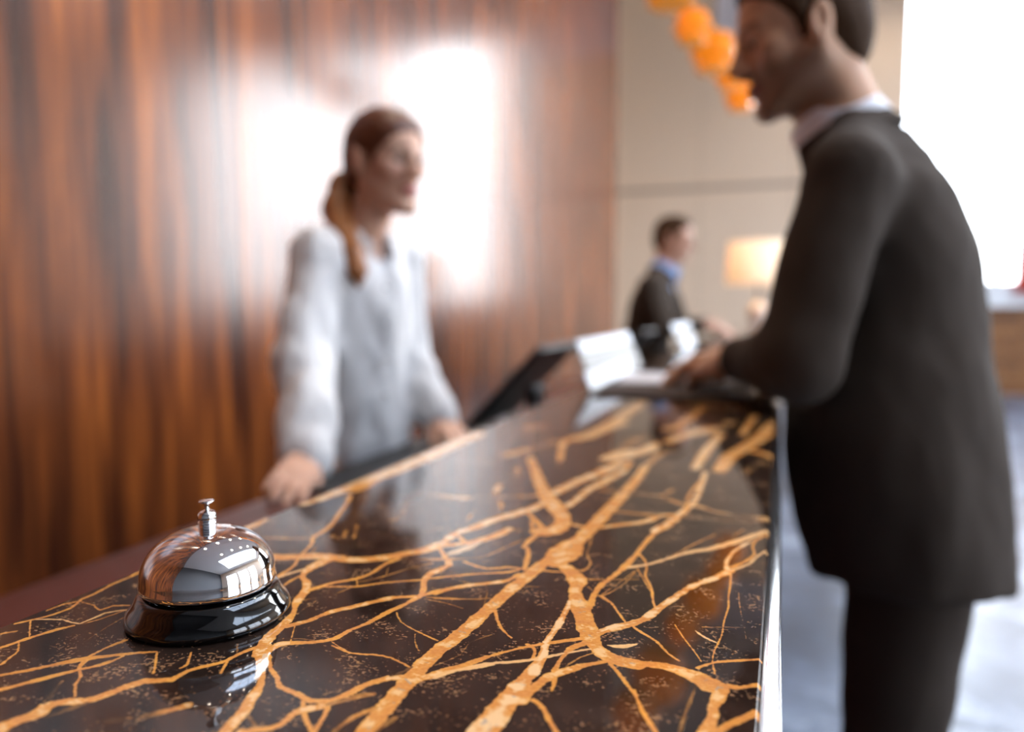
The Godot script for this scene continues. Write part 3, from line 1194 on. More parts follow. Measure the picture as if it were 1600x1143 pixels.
func window_bay(along_x: bool, fixed: float, a0: float, a1: float, y0: float, y1: float, panes: int, out: float) -> void:
	# a glazed opening: frame, mullions and one pane each; out is the side the street is on
	var fr := Geo.new()
	var t := 0.06
	var step := (a1 - a0) / panes
	var mk := func(g: Geo, p0: float, p1: float, q0: float, q1: float, th: float) -> void:
		var c := Vector3((p0 + p1) / 2, (q0 + q1) / 2, fixed + out * 0.1) if along_x else Vector3(fixed + out * 0.1, (q0 + q1) / 2, (p0 + p1) / 2)
		var s := Vector3(absf(p1 - p0), q1 - q0, th) if along_x else Vector3(th, q1 - q0, absf(p1 - p0))
		g.box(c, s, 0.006)
	mk.call(fr, a0, a1, y0, y0 + t, 0.1)
	mk.call(fr, a0, a1, y1 - t, y1, 0.1)
	for i in panes + 1:
		var a := a0 + step * i
		var w := minf(a + t / 2, maxf(a0, a1)) if a < maxf(a0, a1) - t else maxf(a0, a1)
		mk.call(fr, maxf(a - t / 2, minf(a0, a1)), w, y0 + t, y1 - t, 0.1)
	windows += 1
	var o := struct("window_%d" % windows, fr.mesh(), M.frame_metal)
	for i in panes:
		var pg := Geo.new()
		mk.call(pg, a0 + step * i + t / 2, a0 + step * (i + 1) - t / 2, y0 + t, y1 - t, 0.008)
		put("pane", pg.mesh(), M.glass, o)

func room() -> void:
	struct("floor", slab(-4.2, RIGHT_X + 0.2, -0.2, 0.0, END_Z - 0.2, 4.2), M.floor_stone)
	# ceiling with a long skylight over the guests' side of the lobby
	var ks := [2.4, 6.4, 0.6, -9.6]
	struct("ceiling", slab(-4.2, ks[0], CEIL, CEIL + 0.2, END_Z - 0.2, 4.2), M.white_plaster)
	struct("ceiling", slab(ks[1], RIGHT_X + 0.2, CEIL, CEIL + 0.2, END_Z - 0.2, 4.2), M.white_plaster)
	struct("ceiling", slab(ks[0], ks[1], CEIL, CEIL + 0.2, ks[2], 4.2), M.white_plaster)
	struct("ceiling", slab(ks[0], ks[1], CEIL, CEIL + 0.2, END_Z - 0.2, ks[3]), M.white_plaster)
	var sf := Geo.new()
	for q in 7:
		sf.box(Vector3((ks[0] + ks[1]) / 2, CEIL + 0.14, lerpf(ks[2], ks[3], q / 6.0)), Vector3(ks[1] - ks[0], 0.1, 0.08), 0.005)
	for q in 3:
		sf.box(Vector3(lerpf(ks[0], ks[1], q / 2.0), CEIL + 0.14, (ks[2] + ks[3]) / 2), Vector3(0.08, 0.1, ks[2] - ks[3]), 0.005)
	windows += 1
	var sl := struct("window_%d" % windows, sf.mesh(), M.frame_metal)
	for q in 6:
		for c in 2:
			put("pane", slab(lerpf(ks[0], ks[1], c / 2.0) + 0.03, lerpf(ks[0], ks[1], (c + 1) / 2.0) - 0.03, CEIL + 0.136, CEIL + 0.144, lerpf(ks[2], ks[3], q / 6.0) - 0.03, lerpf(ks[2], ks[3], (q + 1) / 6.0) + 0.03), M.glass, sl)
	# wood wall behind the reception: a core faced with tall veneer panels
	var wl := struct("wall_left", slab(WALL_X - 0.2, WALL_X - 0.02, 0.0, CEIL, WALL_END + 0.01, 4.2), M.desk_wood)
	var z := 4.0
	var i := 0
	while z > WALL_END + 0.05:
		var z1 := maxf(z - 1.22, WALL_END)
		var g := Geo.new()
		var b := 0.002
		var u0 := fmod(i * 0.37, 1.0)
		var u1 := u0 + (z - z1) / 2.2
		g.face([Vector3(WALL_X, 0.0, z - b), Vector3(WALL_X, 0.0, z1 + b), Vector3(WALL_X, CEIL, z1 + b), Vector3(WALL_X, CEIL, z - b)], [Vector2(u0, 1.9), Vector2(u1, 1.9), Vector2(u1, 0.0), Vector2(u0, 0.0)])
		g.face([Vector3(WALL_X, 0.0, z1 + b), Vector3(WALL_X - 0.02, 0.0, z1), Vector3(WALL_X - 0.02, CEIL, z1), Vector3(WALL_X, CEIL, z1 + b)])
		g.face([Vector3(WALL_X - 0.02, 0.0, z), Vector3(WALL_X, 0.0, z - b), Vector3(WALL_X, CEIL, z - b), Vector3(WALL_X - 0.02, CEIL, z)])
		put("veneer_panel", g.mesh(), M.wood_veneer, wl)
		z = z1
		i += 1
	# far wall: beige panels below and above a shallow rail, then the glazing
	var wx := 1.64
	var wb := struct("wall_back", slab(-4.2, wx, 0.0, CEIL, END_Z - 0.2, END_Z - 0.015), M.beige_trim)
	for r in [[0.0, 3.10], [3.17, CEIL]]:
		for c in [[-4.0, -2.62], [-2.62, -1.24], [-1.24, 0.14], [0.14, wx]]:
			put("wall_panel", slab(c[0] + 0.004, c[1] - 0.004, r[0], r[1], END_Z - 0.015, END_Z, 0.003), M.beige, wb)
	put("rail", slab(-4.0, wx, 3.10, 3.17, END_Z - 0.015, END_Z - 0.008), M.beige_trim, wb)
	struct("wall_front", slab(-1.9, RIGHT_X + 0.2, 0.0, CEIL, 4.0, 4.2), M.dark_wall)
	struct("wall_alcove", slab(-4.2, -4.0, 0.0, CEIL, END_Z, WALL_END + 0.3), M.beige)
	struct("wall_alcove_side", slab(-4.0, WALL_X - 0.2, 0.0, CEIL, WALL_END + 0.2, WALL_END + 0.4), M.beige)
	var py := 1.25
	var pp := struct("wall_parapet", slab(wx, RIGHT_X + 0.2, 0.0, py, END_Z - 0.2, END_Z - 0.02), M.beige_trim)
	for r in 6:
		for c in 4:
			var g := Geo.new()
			var x0 := wx + c * (RIGHT_X - wx) / 4.0
			var x1 := x0 + (RIGHT_X - wx) / 4.0
			var y0 := r * py / 6.0
			var h := py / 6.0
			g.box(Vector3((x0 + x1) / 2, y0 + h / 2, END_Z), Vector3(x1 - x0 - 0.006, h - 0.006, 0.04), 0.004)
			for k in g.v.size():
				var p := g.v[k]
				g.uv[k] = Vector2(p.y * 0.9 + c * 0.31 + r * 0.13, p.x * 0.45 + r * 0.37)
			put("board", g.mesh(), M.oak, pp)
	put("sill", slab(wx, RIGHT_X, py, py + 0.06, END_Z - 0.2, END_Z + 0.08, 0.008), M.white_stone, pp)
	struct("wall_header", slab(wx, RIGHT_X + 0.2, 5.9, CEIL, END_Z - 0.2, END_Z), M.beige)
	window_bay(true, END_Z, wx, RIGHT_X, py + 0.06, 5.9, 5, -1.0)
	# street side: piers and three tall windows
	for p in [[-12.7, -7.0], [-4.3, -3.7], [-0.9, -0.3], [2.4, 4.2]]:
		struct("wall_right", slab(RIGHT_X, RIGHT_X + 0.2, 0.0, CEIL, p[0], p[1]), M.beige)
	for p in [[-7.0, -4.3], [-3.7, -0.9], [-0.3, 2.4]]:
		struct("wall_right", slab(RIGHT_X, RIGHT_X + 0.2, 0.0, 0.4, p[0], p[1]), M.beige)
		struct("wall_right", slab(RIGHT_X, RIGHT_X + 0.2, 4.6, CEIL, p[0], p[1]), M.beige)
		window_bay(false, RIGHT_X, p[0], p[1], 0.4, 4.6, 2, 1.0)

	# pale panel high on the far wall, a white trough on the sill and a red curtain
	put("pale_panel", slab(-1.05, 0.55, 5.35, CEIL - 0.1, END_Z, END_Z + 0.03, 0.01), M.pale, wb)
	var tr := thing("planter_trough", "long white planter trough standing on the window sill at the right edge of the frame", "planter", Vector3(3.1, py + 0.06, END_Z - 0.04))
	var tg := Geo.new()
	tg.box(Vector3(0, 0.01, 0), Vector3(1.5, 0.02, 0.2), 0.004)
	for q in [-1.0, 1.0]:
		tg.box(Vector3(0, 0.16, q * 0.09), Vector3(1.5, 0.28, 0.02), 0.004)
		tg.box(Vector3(q * 0.74, 0.16, 0), Vector3(0.02, 0.28, 0.16), 0.004)
	put("trough", tg.mesh(), M.white_stone, tr)
	put("soil", slab(-0.73, 0.73, 0.02, 0.26, -0.08, 0.08), M.black_leather, tr)
	var cu := thing("curtain", "faded red curtain hanging in folds at the right edge of the window", "curtain", Vector3(3.10, 0, END_Z + 0.16))
	var cg := Geo.new()
	for q in 61:
		var u := q / 60.0
		var f := sin(u * TAU * 5.0)
		var nn := Vector3(-cos(u * TAU * 5.0) * 0.9, 0, 0.6).normalized()
		for y in [1.45, 5.95]:
			cg.add(Vector3(u * 0.55, y, f * 0.045 + 0.004), nn, Vector2(u, y))
			cg.add(Vector3(u * 0.55, y, f * 0.045 - 0.004), -nn, Vector2(u, y))
		if q:
			var b := q * 4
			cg.quad(b - 4, b, b + 2, b - 2)
			cg.quad(b + 1, b - 3, b - 1, b + 3)
	put("cloth", cg.mesh(), M.curtain, cu)
	var rd := Geo.new()
	rd.tube([Vector3(-0.05, 5.97, 0), Vector3(0.65, 5.97, 0)], [0.014], 12)
	put("rod", rd.mesh(), M.brass, cu)

func counter() -> void:
	var x0 := -0.375
	var x1 := -0.003
	var ct := thing("reception_counter", "long reception counter with a polished black marble top veined in gold", "counter", Vector3(0, 0, 0))
	# veins of the far part of the slab
	marble_veins()
	var rng := RandomNumberGenerator.new()
	rng.seed = 11
	for i in 46:
		var p := []
		var a := rng.randf_range(-0.5, 1.1)
		var q := Vector2(rng.randf_range(-380, 0), rng.randf_range(1250, 3300))
		var w := rng.randf_range(1.0, 11.0) * (0.4 if i % 3 else 1.0)
		for k in 9:
			p.append_array([q.x, q.y, w * rng.randf_range(0.5, 1.3)])
			a += rng.randf_range(-0.35, 0.35)
			q += Vector2(cos(a) * 40.0, sin(a) * 40.0)
		vein(["o", "c", "o", "d"][i % 4], p)
	var mats := []
	for s in [[120.0, 700.0, 2048, 2048, 5], [700.0, 1500.0, 1024, 1536, 6], [1500.0, 3300.0, 512, 1024, 7]]:
		var m := StandardMaterial3D.new()
		m.resource_name = "black_gold_marble"
		m.roughness = 0.05
		m.albedo_texture = marble_tex(-376.0, -2.0, s[0], s[1], s[2], s[3], s[4])
		m.texture_repeat = true
		mats.append(m)
	# the top is one slab, cut into lengths only where its picture changes
	var cuts := [[-0.70, 0.12, 2], [0.12, 0.70, 0], [0.70, 1.50, 1], [1.50, 3.30, 2], [3.30, 5.10, 2], [5.10, 6.70, 2]]
	var am := ArrayMesh.new()
	var th := 0.03
	for q in cuts:
		var g := Geo.new()
		var za: float = -q[0]
		var zb: float = -q[1]
		var u1 := 1.0
		var v0 := 0.0
		var v1 := 1.0
		if q[2] == 2:
			v0 = (q[0] - 1.5) / 1.8
			v1 = (q[1] - 1.5) / 1.8
		var c := 0.0015
		var A := Vector3(x0 + c, TOP, za)
		var B := Vector3(x1 - c, TOP, za)
		var C := Vector3(x1 - c, TOP, zb)
		var D := Vector3(x0 + c, TOP, zb)
		g.face([A, B, C, D], [Vector2(0, v0), Vector2(u1, v0), Vector2(u1, v1), Vector2(0, v1)])
		for e in [[x0, x0 + c, true], [x1, x1 - c, false]]:
			var lo0 := Vector3(e[0], TOP - th, za)
			var lo1 := Vector3(e[0], TOP - th, zb)
			var m0 := Vector3(e[0], TOP - c, za)
			var m1 := Vector3(e[0], TOP - c, zb)
			var h0 := Vector3(e[1], TOP, za)
			var h1 := Vector3(e[1], TOP, zb)
			var uu := 0.004 if e[2] else 0.996
			var q1 := [lo0, m0, m1, lo1]
			var q2 := [m0, h0, h1, m1]
			var t1 := [Vector2(uu * 0.2 + (0.0 if e[2] else 0.72), v0), Vector2(uu, v0), Vector2(uu, v1), Vector2(uu * 0.2 + (0.0 if e[2] else 0.72), v1)]
			var t2 := [Vector2(uu, v0), Vector2(uu, v0), Vector2(uu, v1), Vector2(uu, v1)]
			if not e[2]:
				q1.reverse(); q2.reverse(); t1.reverse(); t2.reverse()
			g.face(q1, t1)
			g.face(q2, t2)
		g.face([Vector3(x0, TOP - th, zb), Vector3(x1, TOP - th, zb), Vector3(x1, TOP - th, za), Vector3(x0, TOP - th, za)])
		if q == cuts[0]:
			g.face([Vector3(x0, TOP - th, za), Vector3(x1, TOP - th, za), Vector3(x1, TOP, za), Vector3(x0, TOP, za)])
		if q == cuts[5]:
			g.face([Vector3(x1, TOP - th, zb), Vector3(x0, TOP - th, zb), Vector3(x0, TOP, zb), Vector3(x1, TOP, zb)])
		var m := g.mesh()
		am.add_surface_from_arrays(Mesh.PRIMITIVE_TRIANGLES, m.surface_get_arrays(0))
		am.surface_set_material(am.get_surface_count() - 1, mats[q[2]])
	var tp := put("marble_top", am, null, ct, "black marble top with gold veins")
	tp.material_override = null
	var es := Geo.new()
	var pf := [Vector2(x1, TOP - 0.034)]
	for i in 9:
		var a := -PI / 2 + PI * i / 8.0
		pf.append(Vector2(x1 + 0.001 + 0.008 * cos(a), TOP - 0.0175 + 0.0165 * sin(a)))
	pf.append(Vector2(x1, TOP - 0.001))
	for i in pf.size() - 1:
		var n0: Vector2 = (pf[i] - Vector2(x1 - 0.004, TOP - 0.0175)).normalized()
		var n1: Vector2 = (pf[i + 1] - Vector2(x1 - 0.004, TOP - 0.0175)).normalized()
		var ids := []
		for q in [[pf[i], n0, 0.70], [pf[i], n0, -6.70], [pf[i + 1], n1, -6.70], [pf[i + 1], n1, 0.70]]:
			ids.append(es.add(Vector3(q[0].x, q[0].y, q[2]), Vector3(q[1].x, q[1].y, 0)))
		es.quad(ids[0], ids[1], ids[2], ids[3])
	put("edge_strip", es.mesh(), M.chrome_strip, ct, "rounded chrome strip along the guests' edge")
	put("front", slab(-0.10, -0.06, 0.08, TOP - 0.03, 0.68, -6.68, 0.003), M.desk_wood, ct)
	put("back", slab(-0.33, -0.29, 0.0, TOP - 0.03, 0.68, -6.68, 0.003), M.desk_wood, ct)
	put("plinth", slab(-0.29, -0.12, 0.0, 0.08, 0.66, -6.66), M.black_plastic, ct)
	# lower desk on the staff side
	var dk := thing("staff_desk", "low red-brown wooden desk running along the staff side of the counter", "desk", Vector3(-0.62, 0, -1.3))
	dk.position = Vector3.ZERO
	put("desk_top", slab(-0.87, -0.331, 0.885, 0.92, 0.6, -3.3, 0.004), M.desk_wood, dk)
	put("modesty_panel", slab(-0.72, -0.70, 0.08, 0.885, 0.5, -3.2), M.desk_wood, dk)
	for zz in [0.55, -0.75, -2.0, -3.25]:
		put("support", slab(-0.85, -0.335, 0.0, 0.885, zz - 0.02, zz + 0.02), M.desk_wood, dk)

func bell() -> void:
	var b := thing("service_bell", "chrome domed service bell with a black base on the near end of the marble counter", "bell", Vector3(-0.285, TOP, -0.3185))
	var g := Geo.new()
	g.lathe(PackedVector2Array([Vector2(0, 0.0003), Vector2(0.0400, 0.0003), Vector2(0.0400, 0.0003), Vector2(0.0412, 0.0010), Vector2(0.0418, 0.0026), Vector2(0.0416, 0.0042), Vector2(0.0408, 0.0060), Vector2(0.0395, 0.0078), Vector2(0.0380, 0.0098), Vector2(0.0368, 0.0120), Vector2(0.0356, 0.0142), Vector2(0.0340, 0.0156), Vector2(0.0320, 0.0162), Vector2(0.0290, 0.0164), Vector2(0, 0.0164)]), 96)
	put("base", g.mesh(), M.black_gloss, b, "flared glossy black base")
	var pr := PackedVector2Array([Vector2(0.0318, 0.0182), Vector2(0.0332, 0.0176), Vector2(0.0342, 0.0180), Vector2(0.0346, 0.0190), Vector2(0.0345, 0.0206), Vector2(0.0341, 0.0222)])
	for i in range(1, 25):
		var a := PI / 2 * i / 24.0
		pr.append(Vector2(0.0341 * pow(cos(a), 0.88), 0.0222 + 0.0253 * sin(a)))
	pr[pr.size() - 1] = Vector2(0.0, 0.0475)
	g = Geo.new()
	g.lathe(pr, 128)
	put("dome", g.mesh(), M.chrome, b, "mirror-polished chrome dome")
	g = Geo.new()
	g.lathe(PackedVector2Array([Vector2(0.0, 0.0455), Vector2(0.0040, 0.0455), Vector2(0.0043, 0.0468), Vector2(0.0040, 0.0474), Vector2(0.0040, 0.0474), Vector2(0.0046, 0.0480), Vector2(0.0046, 0.0486), Vector2(0.0041, 0.0491), Vector2(0.0041, 0.0491), Vector2(0.0047, 0.0497), Vector2(0.0047, 0.0503), Vector2(0.0042, 0.0508), Vector2(0.0042, 0.0508), Vector2(0.0048, 0.0518), Vector2(0.0049, 0.0532), Vector2(0.0047, 0.0546), Vector2(0.0041, 0.0558), Vector2(0.0030, 0.0566), Vector2(0.0018, 0.0569), Vector2(0, 0.0570)]), 40)
	put("collar", g.mesh(), M.chrome, b)
	g = Geo.new()
	g.lathe(PackedVector2Array([Vector2(0.0, 0.0560), Vector2(0.00135, 0.0560), Vector2(0.00135, 0.0602), Vector2(0.00135, 0.0602), Vector2(0.0028, 0.0606), Vector2(0.0040, 0.0614), Vector2(0.0040, 0.0618), Vector2(0.0034, 0.0622), Vector2(0, 0.0623)]), 32)
	put("plunger", g.mesh(), M.chrome, b)

func station() -> void:
	# what stands on the counter and on the desk, once for each clerk
	for k in 2:
		var dz := -1.5 * k
		var far := "far clerk's place" if k else "woman's place"
		var mo := thing("monitor", "flat black screen tilted back on the desk at the " + far, "monitor", Vector3(-0.66, 0.92 if k else 0.926, -1.98 + dz), 0.0, "tilted black screens")
		var bs := Basis(Vector3.BACK, deg_to_rad(46))
		put("screen", boxmesh(Vector3(0, 0.128, 0), Vector3(0.30, 0.016, 0.40), 0.004, bs), M.black_plastic, mo)
		put("glass", boxmesh(bs * Vector3(0, 0.0, 0) + Vector3(0, 0.128, 0) + bs * Vector3(0, 0.009, 0), Vector3(0.27, 0.003, 0.37), 0.001, bs), M.screen_glass, mo)
		put("stand", boxmesh(Vector3(0.03, 0.060, 0), Vector3(0.03, 0.12, 0.09), 0.004), M.black_plastic, mo)
		put("foot", boxmesh(Vector3(0.0, 0.006, 0), Vector3(0.16, 0.012, 0.18), 0.004), M.black_plastic, mo)
		var bs2 := Basis(Vector3.BACK, deg_to_rad(24))
		for t in 2:
			var which := "lower" if t == 0 else "upper"
			var pos := Vector3(-0.335, TOP, -1.63 + dz) if t == 0 else Vector3(-0.362, TOP, -1.84 + dz)
			var hgt := 0.042 if t == 0 else 0.102
			var ln := 0.43 if t == 0 else 0.58
			var sg := thing("card_holder", "%s white card strip in black tilted holder, counter edge, %s" % [which, far], "card holder", pos, 0.0, "white card strips on the counter edge")
			put("backing", boxmesh(bs2 * Vector3(-0.004, hgt / 2, 0), Vector3(0.004, hgt, ln + 0.01), 0.001, bs2), M.black_plastic, sg)
			var ch := 0.036 if t == 0 else 0.028
			put("card", boxmesh(bs2 * Vector3(-0.001, hgt - ch / 2 - 0.001, 0), Vector3(0.0016, ch, ln), 0.0004, bs2), M.card, sg)
			put("foot", boxmesh(Vector3(-0.003, 0.002, 0), Vector3(0.014, 0.004, ln * 0.5), 0.001), M.black_plastic, sg)
	var mt := thing("desk_mat", "long black desk mat on the low desk in front of the woman", "mat", Vector3(-0.72, 0.92, -1.72))
	put("mat", boxmesh(Vector3(0, 0.003, 0), Vector3(0.29, 0.006, 1.1), 0.002), M.black_leather, mt)
	var pd := thing("leather_pad", "brown leather writing pad on the counter under the man's hands", "desk pad", Vector3(-0.185, TOP, -1.62))
	put("board", boxmesh(Vector3(0, 0.003, 0), Vector3(0.28, 0.006, 0.52), 0.002), M.pad_leather, pd)
	var p1 := put("sheet_of_paper", boxmesh(Vector3(0, 0.0006, 0), Vector3(0.10, 0.0012, 0.25), 0.0, Basis(Vector3.UP, 0.06)), M.paper)
	p1.position = Vector3(-0.275, TOP + 0.0062, -1.68)
	metas(p1, "white sheet of paper lying on the brown leather pad", "paper")
	var p2 := put("folded_papers", boxmesh(Vector3(0, 0.006, 0), Vector3(0.09, 0.012, 0.13), 0.003, Basis(Vector3.UP, 0.2)), M.paper)
	p2.position = Vector3(-0.80, 0.9262, -2.06)
	metas(p2, "small white paper stack on the black desk mat by the woman's hand", "paper")

func lamps() -> void:
	# table lamp at the far end of the counter
	var sh := mat("lamp_shade", Color(0.95, 0.90, 0.80), 0.8)
	sh.backlight_enabled = true
	sh.backlight = Color(0.6, 0.5, 0.38)
	sh.emission_enabled = true
	sh.emission = Color(1.0, 0.84, 0.64)
	sh.emission_energy_multiplier = 0.32
	mat("ceramic", Color(0.82, 0.74, 0.68), 0.25)
	var l := thing("table_lamp", "table lamp with a wide cream drum shade at the far end of the counter", "lamp", Vector3(-0.166, TOP, -6.42))
	var g := Geo.new()
	g.lathe(PackedVector2Array([Vector2(0, 0), Vector2(0.055, 0), Vector2(0.058, 0.008), Vector2(0.040, 0.016), Vector2(0.045, 0.03), Vector2(0.068, 0.07), Vector2(0.074, 0.11), Vector2(0.066, 0.15), Vector2(0.040, 0.185), Vector2(0.016, 0.20), Vector2(0, 0.202)]), 40)
	put("base", g.mesh(), M.ceramic, l)
	g = Geo.new()
	g.tube([Vector3(0, 0.19, 0), Vector3(0, 0.52, 0)], [0.007], 12)
	g.lathe(PackedVector2Array([Vector2(0, 0.68), Vector2(0.012, 0.685), Vector2(0.010, 0.70), Vector2(0, 0.705)]), 16)
	put("stem", g.mesh(), M.brass, l)
	g = Geo.new()
	g.lathe(PackedVector2Array([Vector2(0.255, 0.345), Vector2(0.235, 0.675), Vector2(0.233, 0.675), Vector2(0.253, 0.345), Vector2(0.255, 0.345)]), 56)
	put("shade", g.mesh(), M.lamp_shade, l, "cream fabric drum shade, lit")
	g = Geo.new()
	g.lathe(PackedVector2Array([Vector2(0, 0.47), Vector2(0.03, 0.50), Vector2(0.035, 0.53), Vector2(0.02, 0.57), Vector2(0, 0.575)]), 20)
	var bu := mat("bulb", Color(1, 0.9, 0.75), 0.5)
	bu.emission_enabled = true
	bu.emission = Color(1.0, 0.80, 0.55)
	bu.emission_energy_multiplier = 4.0
	put("bulb", g.mesh(), M.bulb, l)
	omni(l, Vector3(0, 0.525, 0), Color(1.0, 0.86, 0.66), 0.22, 0.03)
	# recessed downlights in the ceiling
	var dm := mat("downlight_lens", Color(1, 0.96, 0.9), 0.5)
	dm.emission_enabled = true
	dm.emission = Color(1.0, 0.93, 0.82)
	dm.emission_energy_multiplier = 3.0
	var rg := Geo.new()
	rg.lathe(PackedVector2Array([Vector2(0.075, 0.0), Vector2(0.095, -0.006), Vector2(0.10, 0.0), Vector2(0.075, 0.0)]), 28)
	var rim := rg.mesh()
	rg = Geo.new()
	rg.lathe(PackedVector2Array([Vector2(0, -0.003), Vector2(0.074, -0.003), Vector2(0.074, 0.0), Vector2(0, 0.0)]), 28)
	var lens := rg.mesh()
	for x in [-1.15, 1.25]:
		for z in [-0.9, -2.6, -4.4, -6.4, -8.6, -11.2]:
			if x < -1.0 and z < -8.0:
				continue
			var d := thing("ceiling_downlight", "recessed ceiling downlight over the %s, %s from the front" % ["clerks" if x < 0 else "guests", ["first", "second", "third", "fourth", "fifth", "sixth"][[-0.9, -2.6, -4.4, -6.4, -8.6, -11.2].find(z)]], "downlight", Vector3(x, CEIL, z), 0.0, "recessed downlights in the ceiling")
			put("rim", rim, M.frame_metal, d)
			put("lens", lens, M.downlight_lens, d)
			var sp := SpotLight3D.new()
			sp.name = "light"
			sp.light_color = Color(1.0, 0.93, 0.84)
			sp.light_energy = DOWN
			sp.light_size = 0.07
			sp.spot_angle = 62.0
			sp.spot_angle_attenuation = 0.7
			sp.spot_range = 30.0
			sp.spot_attenuation = 2.0
			sp.shadow_enabled = true
			sp.position = Vector3(0, -0.02, 0)
			sp.rotation.x = -PI / 2
			d.add_child(sp, true)
	# amber glass pendants in a row above the counter
	var am := mat("amber_glass", Color(0.82, 0.46, 0.10), 0.15)
	am.emission_enabled = true
	am.emission = Color(1.0, 0.66, 0.16)
	am.emission_energy_multiplier = 0.24
	var places := [[-0.535, -3.83, 1.35, 2.83], [-0.48, -4.27, 0.9, 2.75], [-0.41, -4.77, 1.2, 2.76], [-0.345, -5.33, 0.95, 2.78], [-0.30, -5.80, 1.05, 2.76], [-0.58, -3.35, 1.0, 2.8], [-0.62, -2.9, 1.2, 2.82], [-0.66, -2.45, 0.9, 2.78]]
	var words := ["first amber glass pendant from the frame's top edge, large", "small amber glass pendant second in the descending row", "amber glass pendant in the middle of the descending row, wide", "fourth amber glass pendant of the row, beside the man's nose", "last amber glass pendant of the row, beside the bearded chin"]
	for i in places.size():
		var q: Array = places[i]
		var s: float = q[2]
		var t := thing("pendant_lamp", words[i] if i < 5 else "amber glass pendant hanging %s the frame's top edge, mirrored in the bell" % ["just above", "further above", "high above"][i - 5], "pendant lamp", Vector3(q[0], q[3], q[1]), 0.4 * i, "amber pendants in a row above the counter")
		g = Geo.new()
		for k in 3:
			# three stacked, slightly turned octagonal glass blocks
			var n0 := g.v.size()
			var rr: float = [0.085, 0.115, 0.095][k] * s
			var y0: float = -0.085 * s + k * 0.058 * s
			g.xf = Transform3D(Basis(Vector3.UP, 0.3 * k))
			var ch := 0.010 * s
			for e in 8:
				var a0 := TAU * e / 8.0
				var a1 := TAU * (e + 1) / 8.0
				var rows := [[rr - ch, y0], [rr, y0 + ch], [rr, y0 + 0.056 * s - ch], [rr - ch, y0 + 0.056 * s]]
				for r in 3:
					g.face([Vector3(cos(a0) * rows[r][0], rows[r][1], sin(a0) * rows[r][0]), Vector3(cos(a0) * rows[r + 1][0], rows[r + 1][1], sin(a0) * rows[r + 1][0]), Vector3(cos(a1) * rows[r + 1][0], rows[r + 1][1], sin(a1) * rows[r + 1][0]), Vector3(cos(a1) * rows[r][0], rows[r][1], sin(a1) * rows[r][0])])
				g.face([Vector3(0, rows[3][1], 0), Vector3(cos(a1) * rows[3][0], rows[3][1], sin(a1) * rows[3][0]), Vector3(cos(a0) * rows[3][0], rows[3][1], sin(a0) * rows[3][0])])
				g.face([Vector3(0, y0, 0), Vector3(cos(a0) * rows[0][0], y0, sin(a0) * rows[0][0]), Vector3(cos(a1) * rows[0][0], y0, sin(a1) * rows[0][0])])
			put("glass_block", g.mesh(), M.amber_glass, t)
			g = Geo.new()
		g.lathe(PackedVector2Array([Vector2(0, 0.085 * s), Vector2(0.05 * s, 0.088 * s), Vector2(0.045 * s, 0.105 * s), Vector2(0.012, 0.12 * s), Vector2(0, 0.122 * s)]), 20)
		put("cap", g.mesh(), M.brass, t)
		g = Geo.new()
		g.tube([Vector3(0, 0.11 * s, 0), Vector3(0, CEIL - q[3], 0)], [0.004], 8)
		put("rod", g.mesh(), M.brass, t)
		omni(t, Vector3(0, -0.0, 0), Color(1.0, 0.66, 0.30), 0.08, 0.06)

func omni(parent: Node3D, at: Vector3, c: Color, e: float, size: float) -> void:
	var o := OmniLight3D.new()
	o.name = "light"
	o.light_color = c
	o.light_energy = e
	o.light_size = size
	o.omni_range = 20.0
	o.omni_attenuation = 2.0
	o.shadow_enabled = true
	o.position = at
	parent.add_child(o, true)

